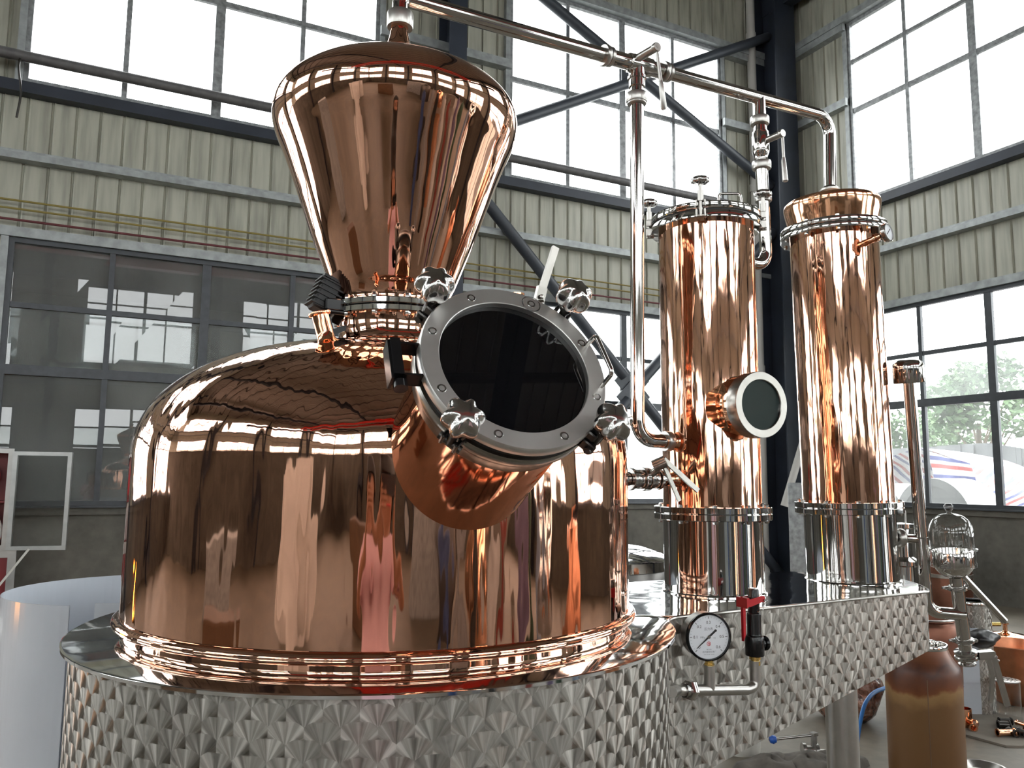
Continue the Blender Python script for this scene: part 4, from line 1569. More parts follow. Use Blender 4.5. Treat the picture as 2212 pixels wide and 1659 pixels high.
# C-shaped roll of film-covered sheet behind the pot
rg = MB()
RC = Vector((0.165, 3.587, 0))
a_s, n_ = R(-119), 96
tot = R(352.5)
for k in range(n_):
    for (ra, rb, flip) in ((0, 0, 0), (.004, .004, 1)):
        t0, t1 = a_s - tot * k / n_, a_s - tot * (k + 1) / n_
        r0 = .475 - .055 * (k / n_) - ra
        r1 = .475 - .055 * ((k + 1) / n_) - rb
        p = [RC + Vector((r0 * math.cos(t0), r0 * math.sin(t0), 0)), RC + Vector((r1 * math.cos(t1), r1 * math.sin(t1), 0))]
        q = [x + EZ * 1.157 for x in p]
        if flip:
            rg.quad(p[0], p[1], q[1], q[0])
        else:
            rg.quad(p[1], p[0], q[0], q[1])
for k in range(n_):
    t0, t1 = a_s - tot * k / n_, a_s - tot * (k + 1) / n_
    r0, r1 = .475 - .055 * (k / n_), .475 - .055 * ((k + 1) / n_)
    c = [(r0, t0), (r1, t1), (r1 - .004, t1), (r0 - .004, t0)]
    rg.quad(*[RC + Vector((r * math.cos(t), r * math.sin(t), 1.157)) for r, t in c])
tag(rg.build('rolled_sheet', M['film_steel'], smooth=40), 'tall open roll of pale film-covered sheet steel standing behind the copper pot', 'sheet metal')
tb_ = MB().bar(RC + Vector((-.10, -.40, .0)), RC + Vector((-.10, -.40, 1.05)), .07, .012, (1, 0, 0))

# fire hose cabinets by the left wall
CY = 9.95
fc_ = thing('hose_cabinet', 'red fire hose cabinet at the left wall, its glazed aluminium door swung open', 'cabinet', (-1.2, CY, .84))


def frame(mb, P, a0, a1, z0, z1, w, d0, d1):
    abox(mb, P, a0, a0 + w, d0, d1, z0, z1)
    abox(mb, P, a1 - w, a1, d0, d1, z0, z1)
    abox(mb, P, a0 + w, a1 - w, d0, d1, z0, z0 + w)
    abox(mb, P, a0 + w, a1 - w, d0, d1, z1 - w, z1)


PC = side('Y', CY + .12, 1)
m_ = MB()
abox(m_, PC, -1.52, -.83, 0, .02, .84, 1.84)
for x in (-1.52, -.85):
    abox(m_, PC, x, x + .02, .02, .2, .84, 1.84)
abox(m_, PC, -1.5, -.85, .02, .2, .84, .86)
abox(m_, PC, -1.5, -.85, .02, .2, 1.82, 1.84)
abox(m_, PC, -1.5, -.85, .02, .19, 1.30, 1.32)
m_.build('case', M['cab_red'], fc_, None)
m_ = MB()
frame(m_, PC, -1.54, -.81, .82, 1.86, .05, .2, .225)
m_.build('face_frame', M['alu'], fc_, None)
m_ = MB()
m_.lathe([(0.02, 0), (0.20, 0), (0.20, .02), (0.19, .02), (0.19, .08), (0.20, .08), (0.20, .10), (0.02, .10)], PC(-1.13, .05, 1.57), (0, -1, 0), 40)
m_.build('hose_reel', M['red_paint'], fc_)
m_ = MB()
rnd = random.Random(3)
for k in range(5):
    m_.tube(spline([PC(-1.4 + k * .1, .1, 1.30), PC(-1.30 + k * .09, .17, 1.15 + .03 * rnd.random()), PC(-1.28 + k * .1, .15, 1.0), PC(-1.33 + k * .1, .1, .90)], 5), .03, 10)
m_.build('hose', M['foam'], fc_)
m_ = MB().lathe([(0, 0), (0.055, 0), (.055, .22), (.03, .26), (.03, .30), (0, .30)], PC(-.93, .1, .86), EZ, 24)
m_.build('nozzle', M['galv'], fc_)
dr_ = bpy.data.objects.new('door', None)
COL.objects.link(dr_)
dr_.parent = fc_
ddir = Vector((math.cos(R(14)), -math.sin(R(14)), 0))
dn_ = Vector((ddir.y, -ddir.x, 0))
hp_ = PC(-.81, .225, 0)
PD = lambda a, d, z: hp_ + ddir * a - dn_ * d * -1 + EZ * z


def dbox(mb, a0, a1, d0, d1, z0, z1):
    c = hp_ + ddir * ((a0 + a1) / 2) + dn_ * ((d0 + d1) / 2) + EZ * ((z0 + z1) / 2)
    mb.box(c, (a1 - a0, d1 - d0, z1 - z0), (ddir, dn_, EZ))


bpy.data.objects.remove(dr_)
m_ = MB()
for q in ((0, .045, .82, 1.83), (.520, .56, .82, 1.83)):
    dbox(m_, q[0], q[1], -.012, .03, q[2], q[3])
dbox(m_, .045, .520, -.012, .03, .82, .86)
dbox(m_, .045, .520, -.012, .03, 1.79, 1.83)
door = m_.build('door', M['alu'], fc_, None)
m_ = MB()
dbox(m_, .045, .520, .004, .008, .86, 1.79)
m_.build('door_glass', M['pane'], door, None)
m_ = MB()
dbox(m_, .525, .54, -.035, -.012, 1.30, 1.36)
m_.build('latch', M['black_paint'], door, None)

lc = thing('low_cabinet', 'dark red cabinet with a pale aluminium frame standing below the hose cabinet', 'cabinet', (-1.2, CY, 0))
m_ = MB()
abox(m_, PC, -1.50, -.76, .0, .2, .02, .80)
m_.build('case', M['cab_red'], lc, None)
m_ = MB()
frame(m_, PC, -1.54, -.72, .20, .82, .075, .2, .23)
m_.build('face_frame', M['alu'], lc, None)
stick = MB().bar(PC(-.60, .4, .84), PC(-1.15, .5, 0.01), .02, .02)
tag(stick.build('prop_stick', M['white_plastic'], smooth=None), 'thin pale stick leaning across the front of the low red cabinet', 'stick')

# steel table and tank at the left edge
tbl = thing('steel_table', 'low stainless steel table at the left edge beside the roll of sheet', 'table', (-1.1, 6.2, 0))
MB().box((-1.15, 6.2, .575), (1.28, .75, .03), None, .006).build('tabletop', M['steel_satin'], tbl, None)
MB().box((-1.15, 6.2, .45), (1.20, .67, .22)).build('apron', M['concrete_wall'], tbl, None)
for x in (-1.72, -.56):
    for y in (5.88, 6.52):
        MB().box((x, y, .17), (.05, .05, .34)).build('leg', M['galv'], tbl, None)
bk = MB().lathe([(0, 0), (.10, 0), (.13, .26), (.14, .26), (.14, .275), (.125, .275), (.098, .012), (0, .012)], (-.62, 9.0, 0), EZ, 32)
tag(bk.build('bucket', M['blue_plastic']), 'small blue bucket on the floor at the left, in front of the low red cabinet', 'bucket')
tk = MB().lathe([(0, -.5), (.13, -.5), (.15, -.47), (.15, .47), (.13, .5), (0, .5)], (-1.05, 5.2, .15), (1, 0, .0), 32)
tag(tk.build('gas_cylinder', M['film_steel']), 'grey blue cylinder lying on the floor at the left edge', 'cylinder')

# large dark kettle far behind the pot
kt = thing('far_kettle', 'big dark steel kettle with a bright rim, standing behind between pot and left column', 'kettle', (4.6, 7.2, 0))
KC = Vector((4.6, 7.2, 0))
MB().lathe([(0, 0), (.7, 0), (.75, .05), (.78, .70), (.74, .76), (.6, .80)], KC, EZ, 64).build('kettle_body', M['dark_steel'], kt)
MB().lathe([(.79, .70), (.82, .71), (.82, .80), (.70, .86), (.5, .92), (.25, .95), (0, .96)], KC, EZ, 64).build('kettle_lid', M['steel'], kt)
MB().lathe([(.5, .58), (.79, .58), (.80, .60), (.79, .62), (.5, .62)], KC, EZ, 64).build('hoop', M['steel_satin'], kt)

# grey sheet and blue-wrapped panel behind the columns
m_ = MB().box((6.86, 6.55, .79), (.215, .02, 1.58), (Vector((.89, -.45, 0)), Vector((.45, .89, 0)), EZ))
tag(m_.build('leaning_panel', M['frame_grey'], smooth=None), 'narrow grey panel standing upright far behind, seen between the two copper columns', 'panel')

# right hand background
def at_floor(x, y):
    return Vector((x, y, 0))


BAR = Vector((5.61, 3.76, 0))
fb = thing('brushed_barrel', 'circle-brushed steel barrel standing on the floor behind the spirit safe', 'barrel', BAR)
MB().lathe([(0, 0), (.11, 0)] + [(.112, .01 + .073 * k) for k in range(11)], BAR, EZ, 64, uvr=.112).build('barrel_shell', M['circles'], fb)
MB().lathe([(.105, .738), (.114, .739), (.115, .742), (.115, .762), (.112, .766), (.107, .766), (.105, .5), (0, .5)], BAR, EZ, 64).build('barrel_rim', M['steel'], fb)
MB().cyl(BAR + Vector((.095, -.05, .60)), BAR + Vector((.165, -.085, .60)), .014, 16).build('tap', M['brass'], fb)

pl_ = MB()
pl_.box((5.40, 3.76, .30), (.30, .004, .58), (Vector((.86, -.51, 0)), Vector((.51, .86, .0)).normalized(), EZ))
fs_ = tag(pl_.build('film_sheet', M['film_steel'], smooth=None), 'pale blue film-covered sheet standing before the brushed barrel', 'sheet metal')
fX, fN = Vector((.86, -.51, 0)), Vector((-.51, -.86, 0))
fO = Vector((5.40, 3.76, .20)) + fN * .003
m_ = MB().bar(fO - fX * .055, fO + fX * .02 - EZ * .006, .004, .001, fN)
m_.prism([(.015, .006), (.04, -.008), (.016, -.018)], 0, .001, fO, (fX, EZ, fN))
m_.build('arrow_mark', M['blue_plastic'], fs_, None)

tc_ = thing('tall_copper_tank', 'tall dull copper tank far back at the right, seen past the spirit safe', 'tank', (9.7, 6.8, 0))
TC = Vector((9.7, 6.8, 0))
MB().lathe([(0, .0), (.26, 0), (.265, .60), (.25, .67), (.19, .73), (.08, .765), (0, .77)], TC, EZ, 56).build('tank_shell', M['copper_dark'], tc_)
MB().lathe([(.25, .40), (.275, .41), (.275, .45), (.25, .46)], TC, EZ, 56).build('hoop', M['steel_satin'], tc_)

cp = thing('open_copper_pot', 'wide open copper pot with a dark hollow on the floor behind the brown drum', 'pot', (4.86, 3.60, 0))
CPC = Vector((4.86, 3.60, 0))
MB().lathe([(0, .0), (.16, .0), (.20, .08), (.21, .35), (.21, .60), (.205, .68), (.19, .705), (.18, .71)], CPC, EZ, 56).build('pot_shell', M['copper_dark'], cp)
MB().lathe([(.175, .705), (.186, .715), (.182, .724), (.172, .72), (.165, .62), (.15, .25), (0, .2)], CPC, EZ, 56).build('pot_lining', M['copper_dark'], cp)
MB().lathe([(.17, .722), (.186, .720), (.189, .726), (.186, .732), (.172, .731)], CPC, EZ, 56).build('rim', M['steel_satin'], cp)

sc_ = thing('copper_still_dome', 'low domed copper vessel with a small spout on the floor by the right edge', 'vessel', (6.98, 4.40, 0))
SCC = Vector((6.98, 4.40, 0))
MB().lathe([(0, .0), (.34, 0), (.38, .04), (.39, .12), (.36, .20), (.28, .27), (.16, .315), (.03, .335), (.018, .345), (.018, .395), (.03, .40), (.03, .408), (0, .408)], SCC, EZ, 64).build('dome', M['copper_bright'], sc_)
cc = thing('copper_cauldron', 'open copper cauldron with a flared rim on the floor at the right edge', 'cauldron', (6.13, 3.80, 0))
CCC = Vector((6.13, 3.80, 0))
MB().lathe([(0, .0), (.15, .0), (.19, .05), (.215, .2), (.24, .39), (.245, .415), (.237, .42), (.21, .24), (.17, .08), (0, .03)], CCC, EZ, 64).build('cauldron_shell', M['copper_dull'], cc)
gj = thing('glass_jar', 'clear glass jar with a perforated steel lid on the floor at the right edge', 'jar', (5.60, 3.55, 0))
GJC = Vector((5.60, 3.55, 0))
MB().lathe([(0, .004), (.082, .004), (.086, .014), (.086, .255), (.084, .262)], GJC, EZ, 48).build('jar_glass', M['clear'], gj)
m_ = MB().lathe([(.084, .258), (.089, .259), (.089, .266), (.08, .268), (0, .268)], GJC, EZ, 48)
m_.build('jar_lid', M['steel_satin'], gj)
m_ = MB()
for r_, n2 in ((.018, 4), (.042, 8), (.066, 12)):
    for k in range(n2):
        t = 2 * PI * k / n2
        m_.lathe([(.006, 0), (.006, .0015), (0, .0015)], GJC + Vector((r_ * math.cos(t), r_ * math.sin(t), .268)), EZ, 10)
m_.build('lid_holes', M['ink_black'], gj)
cb2 = MB().lathe([(0, .0), (.045, 0), (.045, .12), (.042, .12), (.042, .01), (0, .01)], (5.16, 3.56, .006), EZ, 32)
tag(cb2.build('copper_cup', M['copper_bright']), 'upright copper cup on the cardboard beside the brown drum', 'cup')
bd_ = MB().prism([(4.98, 3.62), (5.28, 3.98), (6.3, 3.25), (5.35, 3.02), (5.02, 3.20)], 0.0, .012)
tag(bd_.build('cardboard_sheet', M['cardboard'], smooth=None), 'flat grey-brown cardboard sheet on the floor under the copper fittings', 'cardboard')

fits = [((5.10, 3.46, .035), (5.20, 3.52, .035), .021, 0), ((5.14, 3.33, .035), (5.25, 3.29, .035), .020, 0), ((5.23, 3.26, .035), (5.25, 3.33, .035), .020, 1),
        ((5.28, 3.23, .035), (5.30, 3.30, .035), .020, 1), ((5.33, 3.18, .035), (5.39, 3.12, .035), .018, 0), ((5.42, 3.38, .05), (5.40, 3.21, .05), .014, 0),
        ((5.32, 3.44, .035), (5.38, 3.40, .035), .022, 1), ((5.38, 3.47, .04), (5.45, 3.43, .04), .020, 1), ((5.45, 3.14, .04), (5.50, 3.06, .04), .02, 0)]
fits += [((5.38, 3.30, .03), (5.47, 3.27, .03), .018, 0), ((5.50, 3.30, .035), (5.52, 3.22, .035), .02, 1), ((5.55, 3.18, .03), (5.63, 3.13, .03), .018, 0), ((5.58, 3.34, .03), (5.68, 3.28, .03), .02, 0)]
where = ['shiny copper pipe stub nearest the brown drum', 'longest shiny copper pipe stub in the middle of the cardboard', 'dark open-ended fitting just right of the longest stub', 'second dark open-ended fitting, right of the first',
         'copper fitting pointing down towards the cardboard edge', 'thin pale copper rod lying across the back of the pile', 'dark steel clamp at the back of the pile', 'dark steel clamp beside the glass jar', 'copper fitting at the right edge of the picture', 'copper stub in the middle of the pile, behind the dark open-ended fittings', 'dark fitting in front of the glass jar', 'copper stub cut off by the picture edge, nearest the cardboard corner', 'copper stub lying against the foot of the copper can']
for (a, b, r_, k), wh in zip(fits, where):
    m_ = MB()
    a, b = Vector(a), Vector(b)
    d_ = (b - a).normalized()
    l_ = (b - a).length
    m_.lathe([(r_ * .7, .01), (r_ * .78, 0), (r_ * 1.25, 0), (r_ * 1.25, .006), (r_, .008), (r_, l_ - .008), (r_ * 1.25, l_ - .006), (r_ * 1.25, l_), (0, l_)], a, d_, 20)
    tag(m_.build('pipe_fitting', M['dark_steel'] if k else M['copper_bright']), wh, 'fitting', 'pipe fittings on the cardboard')
cn = MB().lathe([(0, 0), (.052, 0), (.052, .15), (.048, .15), (.048, .01), (0, .01)], (5.47, 3.215, .012), EZ, 32)
tag(cn.build('copper_can', M['copper_bright']), 'copper can standing at the right edge beside the fittings', 'can')
pn = MB().lathe([(0, .0), (.08, .0), (.115, .03), (.125, .032), (.125, .036), (.112, .036), (.075, .006), (0, .006)], (4.46, 2.99, 0), EZ, 40)
tag(pn.build('glass_dish', M['steel_satin']), 'shallow round dish on the floor at the bottom right', 'dish')

# bag of copper shavings, hose, valve, rags, bucket under the box
bgm = MB()
BC = Vector((4.62, 4.05, 0))
nr, ns = 12, 28
for i in range(nr + 1):
    for k in range(ns):
        f_ = i / nr
        t = 2 * PI * k / ns
        r_ = .24 * math.sin(PI * min(1, .12 + f_ * .86)) ** .6 * (1 + .09 * math.sin(3 * t + 5 * f_) + .05 * math.sin(7 * t - 9 * f_))
        bgm.v.append(BC + Vector((r_ * math.cos(t), r_ * math.sin(t), .005 + .38 * f_ + .02 * math.sin(5 * t) * f_)))
for i in range(nr):
    for k in range(ns):
        bgm.face([i * ns + k, i * ns + (k + 1) % ns, (i + 1) * ns + (k + 1) % ns, (i + 1) * ns + k])
bgm.face([nr * ns + k for k in range(ns)])
bgm.face([k for k in reversed(range(ns))])
tag(bgm.build('plastic_bag', M['bag'], smooth=60), 'bulging clear plastic bag of copper shavings on the floor behind the steel leg', 'bag')
hs = MB().tube(spline([(3.50, 3.05, .012), (3.66, 3.20, .04), (3.73, 3.211, .147), (3.80, 3.235, .285), (3.90, 3.27, .38), (4.06, 3.30, .42), (4.35, 3.32, .40), (4.6, 3.30, .2)], 8), .011, 10)
tag(hs.build('air_hose', M['blue_hose']), 'blue hose curving up from the floor behind the brown drum', 'hose')
wv = thing('floor_valve', 'small steel valve with a blue-knobbed lever lying on the floor by the steel leg', 'valve', (3.74, 3.62, 0))
m_ = MB()
m_.lathe([(0, 0), (.045, 0), (.045, .02), (.03, .022), (.03, .07), (.045, .072), (.045, .09), (0, .09)], (3.60, 3.68, .055), (.85, -.5, 0), 24)
m_.cyl((3.66, 3.645, .08), (3.66, 3.645, .14), .018, 16)
m_.tube([(3.68, 3.63, .05), (3.86, 3.53, .045)], .018, 14)
m_.lathe([(0, 0), (.042, 0), (.042, .02), (0, .02)], (3.80, 3.565, .05), (.85, -.5, 0), 24)
m_.build('valve_body', M['steel_satin'], wv)
m_ = MB().tube([(3.66, 3.645, .145), (3.475, 3.765, .112)], .008, 10)
m_.box((3.66, 3.645, .15), (.035, .035, .018))
m_.build('lever', M['steel_satin'], wv)
MB().lathe([(0, -.024), (.018, -.018), (.025, 0), (.018, .018), (0, .024)], (3.465, 3.772, .110), (-.8, .55, -.15), 20).build('lever_knob', M['blue_plastic'], wv)
wv.location += Vector((.13, -.09, -.01))
rgm = MB()
for q, (cx_, cy_, s_) in enumerate(((3.42, 3.52, .20), (3.62, 3.45, .24), (3.80, 3.40, .18))):
    nr, ns = 7, 30
    k0 = len(rgm.v)
    for i in range(nr + 1):
        for k in range(ns):
            f_ = i / nr
            t = 2 * PI * k / ns
            r_ = s_ * (1 - f_ ** 1.6) * (1 + .18 * math.sin(3 * t + q) + .07 * math.sin(8 * t + 2 * q))
            rgm.v.append(Vector((cx_ + r_ * math.cos(t), cy_ + r_ * math.sin(t) * .7, .004 + .075 * math.sin(f_ * 1.5) * (1 + .22 * (1 - f_) * math.sin(5 * t + 3 * q)) + .012 * math.sin(9 * f_ + 2 * t))))
    for i in range(nr):
        for k in range(ns):
            rgm.face([k0 + i * ns + k, k0 + i * ns + (k + 1) % ns, k0 + (i + 1) * ns + (k + 1) % ns, k0 + (i + 1) * ns + k])
tag(rgm.build('rags', M['rag'], smooth=50), 'heap of dirty grey rags on the floor at the bottom, left of the steel leg', 'rags')
wbk = MB().lathe([(0, 0), (.12, 0), (.135, .30), (.14, .30), (.14, .32), (.125, .32), (.12, .02), (0, .02)], (3.50, 3.86, 0), EZ, 32)
tag(wbk.build('white_bucket', M['white_plastic']), 'white plastic bucket on the floor under the slanting edge of the box', 'bucket')
bbg = MB()
BB = Vector((5.42, 3.66, .52))
for i in range(9):
    for k in range(20):
        f_ = i / 8
        t = 2 * PI * k / 20
        r_ = .14 * math.sin(PI * (.1 + .8 * f_)) * (1 + .15 * math.sin(4 * t + 6 * f_))
        bbg.v.append(Vector((5.45, 3.60, .50)) + Vector((1.0 * r_ * math.cos(t), .6 * r_ * math.sin(t), -.02 + .12 * f_)))
for i in range(8):
    for k in range(20):
        bbg.face([i * 20 + k, i * 20 + (k + 1) % 20, (i + 1) * 20 + (k + 1) % 20, (i + 1) * 20 + k])
bbg.face([160 + k for k in range(20)])
tag(bbg.build('black_bag', M['bag_black'], smooth=60), 'crumpled black plastic hung over the pale film-covered sheet', 'bag')
rk = thing('small_still', 'small steel still with a wire handle behind the right column', 'still', (7.6, 6.6, 0))
RKC = Vector((5.36, 4.12, 0))
MB().lathe([(0, 0), (.10, 0), (.10, .98), (.125, .99), (.125, 1.02), (.07, 1.05), (.06, 1.25), (.095, 1.26), (.095, 1.29), (0, 1.30)], RKC, EZ, 32).build('still_shell', M['steel'], rk)
MB().tube(bend([RKC + Vector((-.07, 0, 1.28)), RKC + Vector((-.07, 0, 1.39)), RKC + Vector((.05, 0, 1.39)), RKC + Vector((.05, 0, 1.28))], .02), .007, 10).build('handle', M['steel_satin'], rk)
rk.location = (0, 0, 0)
for ch in rk.children:
    ch.data.transform(Matrix.Translation(Vector((7.6, 6.6, 0)) - Vector((0, 0, 0))))
rk.location = RKC
for ch in rk.children:
    ch.data.transform(Matrix.Translation(-RKC))

# ------------------------------------------------------------------ behind the camera: only the metal mirrors these
for k, (x, y, r_, h_, lab) in enumerate(((-5.0, -2.2, .30, 1.75, 'rightmost of the white foam rolls mirrored in the left of the copper pot'), (-5.5, -2.7, .34, 1.85, 'stoutest of the white foam rolls mirrored in the copper pot, in the middle'),
                                         (-6.1, -2.5, .26, 1.70, 'leftmost of the white foam rolls mirrored in the copper pot'), (-5.55, -3.5, .30, 1.9, 'tallest white foam roll, standing behind the others, mirrored in the copper pot'))):
    m_ = MB().lathe([(0, 0), (r_ * .95, 0), (r_, .05), (r_ * .97, h_ * .5), (r_ * 1.02, h_ - .04), (r_ * .95, h_), (r_ * .2, h_), (r_ * .18, h_ - .3), (0, h_ - .3)], (x, y, 0), EZ, 32)
    tag(m_.build('foam_roll', M['foam']), lab, 'roll', 'white foam rolls behind the camera')
for k, (x, y, r_, h_, mat, lab) in enumerate(((2.9, -5.4, .5, 1.5, 'copper_bright', 'copper tank behind the camera to the right, mirrored in the pot'), (7.0, -3.4, .55, 1.7, 'steel', 'steel tank behind the camera to the right, mirrored in the columns'),
                                              (1.2, -6.0, .45, 1.9, 'dark_steel', 'dark drum behind the camera, mirrored in the copper helmet'), (5.6, -0.6, .4, 1.3, 'copper_dull', 'dull copper tank at the far right outside the picture'))):
    m_ = MB().lathe([(0, 0), (r_, 0), (r_, h_ * .8), (r_ * .8, h_ * .92), (r_ * .2, h_), (r_ * .2, h_ + .1), (0, h_ + .1)], (x, y, 0), EZ, 48)
    tag(m_.build('storage_tank', M[mat]), lab, 'tank')
for k, (x, y, w_, d_, h_, mat, lab) in enumerate(((-3.2, -5.4, 1.4, .6, 1.1, 'wood_dark', 'dark wooden crate behind the camera'), (0.2, -7.5, 2.2, .6, 2.0, 'galv', 'grey steel cupboard behind the camera'),
                                                  (-8.5, 1.5, .8, 1.6, .9, 'galv', 'grey tool chest at the left outside the picture'), (-3.6, 1.2, .5, .9, .8, 'wood_dark', 'dark wooden bench at the left outside the picture'),
                                                  (5.2, -6.6, 1.2, .8, 1.2, 'cardboard', 'large brown carton behind the camera'))):
    m_ = MB().box((x, y, h_ / 2), (w_, d_, h_), None, .02)
    tag(m_.build(('crate', 'cupboard', 'tool_chest', 'bench', 'carton')[k], M[mat], smooth=None), lab, ('crate', 'cupboard', 'tool chest', 'bench', 'carton')[k])

names_ = ('dark blue', 'grey', 'black', 'white', 'dull red', 'purple grey', 'green', 'pale blue')  # made-up row, added for the coloured streaks it mirrors into the pot
cyl_c = [(.03, .06, .16), (.22, .22, .22), (.02, .02, .02), (.55, .54, .52), (.25, .05, .04), (.16, .12, .2), (.05, .10, .06), (.25, .32, .42)]
for k in range(8):
    mt_ = plain('cylinder_paint_%d' % k, cyl_c[k], .5)
    x, y = 0.9 + .52 * k, -3.3 + .16 * k + (.25 if k % 2 else 0)
    h_ = 1.35 + .12 * ((k * 3) % 4)
    m_ = MB().lathe([(0, 0), (.11, 0), (.115, .02), (.115, h_ - .2), (.09, h_ - .08), (.035, h_ - .02), (.035, h_ + .06), (.02, h_ + .07), (.02, h_ + .14), (0, h_ + .14)], (x, y, 0), EZ, 28)
    tag(m_.build('streak_bottle', mt_), names_[k] + ' made-up gas bottle behind the camera, added for colour streaks in the copper pot', 'gas bottle', 'gas bottles added behind the camera')

tz = thing('gas_torch', 'burning gas torch on an iron stand, mirrored at the left of the copper pot', 'torch', (-1.75, 4.1, 0))
TZ = Vector((-1.75, 4.1, 0))
m_ = MB().cyl(TZ, TZ + EZ * .03, .18, 24)
m_.cyl(TZ, TZ + EZ * .86, .02, 12)
m_.cyl(TZ + EZ * .84 + Vector((-.1, 0, 0)), TZ + EZ * .88 + Vector((.12, 0, 0)), .03, 16)
m_.build('stand', M['dark_steel'], tz)
m_ = MB().lathe([(0, 0), (.03, .03), (.045, .09), (.035, .18), (.015, .27), (0, .33)], TZ + EZ * .86 + Vector((.12, 0, 0)), (.25, -.2, 1), 20)
m_.build('flame', M['flame'], tz)

# the photographer, mirrored in the copper: pink dress, phone held up in both hands
PF_ = Vector((math.sin(YAW), math.cos(YAW), 0))
PR_ = Vector((math.cos(YAW), -math.sin(YAW), 0))
PO = Vector((0, 0, 0)) - PF_ * .40


def pp(r_, f_, z_):
    return PO + PR_ * r_ + PF_ * f_ + EZ * z_


who = thing('person', 'person in a pink dress holding up a phone, mirrored in the copper pot', 'person', PO)


def skin_mesh(name, joints, edges, mat, parent, root=0, sub=2):
    me = bpy.data.meshes.new(name)
    me.from_pydata([tuple(Vector(j[:3]) - parent.location) for j in joints], edges, [])
    o = bpy.data.objects.new(name, me)
    COL.objects.link(o)
    o.parent = parent
    md = o.modifiers.new('skin', 'SKIN')
    md.use_smooth_shade = True
    if not me.skin_vertices:
        bpy.context.view_layer.objects.active = o
        bpy.ops.mesh.customdata_skin_add()
    for i, j in enumerate(joints):
        sv_ = me.skin_vertices[0].data[i]
        sv_.radius = (j[3], j[4] if len(j) > 4 else j[3])
        sv_.use_root = (i == root)
    s = o.modifiers.new('sub', 'SUBSURF')
    s.levels = sub
    s.render_levels = sub
    me.materials.append(mat)
    return o


J = []
Ed = []


def jt(r_, f_, z_, rad, rad2=None):
    q = pp(r_, f_, z_)
    J.append((q.x, q.y, q.z, rad, rad2 or rad))
    return len(J) - 1


pel = jt(0, 0, .93, .135, .11)
wst = jt(0, .01, 1.07, .115, .09)
che = jt(0, .01, 1.24, .135, .105)
nk0 = jt(0, -.005, 1.37, .065, .06)
nk1 = jt(0, .0, 1.44, .05)
hd0 = jt(0, .015, 1.50, .066, .078)
hd1 = jt(0, .01, 1.57, .076, .092)
hd2 = jt(0, .0, 1.64, .06, .075)
Ed += [(pel, wst), (wst, che), (che, nk0), (nk0, nk1), (nk1, hd0), (hd0, hd1), (hd1, hd2)]
for s in (-1, 1):
    sh = jt(s * .15, .0, 1.335, .058)
    el = jt(s * .245, .13, 1.15, .042)
    wr = jt(s * .105, .325, 1.45, .027)
    pm = jt(s * .082, .352, 1.51, .030, .016)
    Ed += [(che, sh), (sh, el), (el, wr), (wr, pm)]
    for n2, (dz, df, ln) in enumerate(((.045, .016, .026), (.026, .022, .03), (.006, .022, .028), (-.014, .016, .022))):
        a = jt(s * .080, .368, 1.52 + dz * .7, .0095)
        b = jt(s * .076, .384, 1.53 + dz, .0088)
        c_ = jt(s * (.076 - ln), .3895, 1.532 + dz, .0075)
        Ed += [(pm, a), (a, b), (b, c_)]
    a = jt(s * .072, .350, 1.55, .010)
    b = jt(s * .052, .354, 1.575, .0085)
    Ed += [(pm, a), (a, b)]
    hp2 = jt(s * .085, 0, .88, .085)
    kn_ = jt(s * .09, .01, .49, .058)
    an_ = jt(s * .09, -.02, .085, .037)
    ft = jt(s * .10, .06, .04, .036, .03)
    to = jt(s * .105, .14, .028, .034, .022)
    Ed += [(pel, hp2), (hp2, kn_), (kn_, an_), (an_, ft), (ft, to)]
skin_mesh('body', J, Ed, M['skin'], who, pel)
dr2 = MB()
rings = [(1.395, .085, .07), (1.375, .155, .082), (1.33, .185, .105), (1.25, .168, .128), (1.15, .150, .115), (1.06, .145, .108), (.95, .172, .130), (.80, .190, .150), (.62, .205, .165), (.45, .222, .18), (.40, .225, .182), (.40, .215, .172), (.60, .19, .15)]
for (z_, a, b) in rings:
    for k in range(36):
        t = 2 * PI * k / 36
        w_ = 1 + (.05 * math.sin(7 * t) * max(0, (1.0 - z_)))
        dr2.v.append(pp(a * math.cos(t) * w_, .005 + b * math.sin(t) * w_, z_))
for i in range(len(rings) - 1):
    for k in range(36):
        dr2.face([i * 36 + k, i * 36 + (k + 1) % 36, (i + 1) * 36 + (k + 1) % 36, (i + 1) * 36 + k])
for s in (-1, 1):
    dr2.tube([pp(s * .13, .0, 1.345), pp(s * .19, .065, 1.255), pp(s * .212, .09, 1.212)], [.075, .066, .068], 20)
dr2.build('dress', M['pink_cloth'], who, 60)
hr = MB()
nr = 10
for i in range(nr + 1):
    f_ = i / nr
    for k in range(28):
        t = 2 * PI * k / 28
        back = .5 - .5 * math.sin(t)
        zz = 1.735 - f_ * (.10 + .36 * back ** 1.5)
        rr_ = math.sin(min(1, f_ * 1.7 + .08) * PI / 2)
        hr.v.append(pp(.095 * rr_ * math.cos(t), -.015 + .115 * rr_ * math.sin(t), zz))
for i in range(nr):
    for k in range(28):
        hr.face([i * 28 + k, i * 28 + (k + 1) % 28, (i + 1) * 28 + (k + 1) % 28, (i + 1) * 28 + k])
hr.face([k for k in range(28)])
hr.build('hair', M['hair'], who, 60)
fcm = MB()
for s in (-1, 1):
    fcm.lathe([(0, -.011), (.008, -.008), (.011, 0), (.008, .008), (0, .011)], pp(s * .032, .092, 1.585), PF_, 16)
fcm.build('eyes', M['ink_black'], who)
nz = MB().lathe([(0, -.018), (.010, -.012), (.013, 0), (.010, .02), (0, .035)], pp(0, .104, 1.55), (EZ - PF_ * .25).normalized(), 16)
nz.build('nose', M['skin'], who)
mo = MB().box(pp(0, .092, 1.512), (.042, .01, .009), (PR_, PF_, EZ), .003)
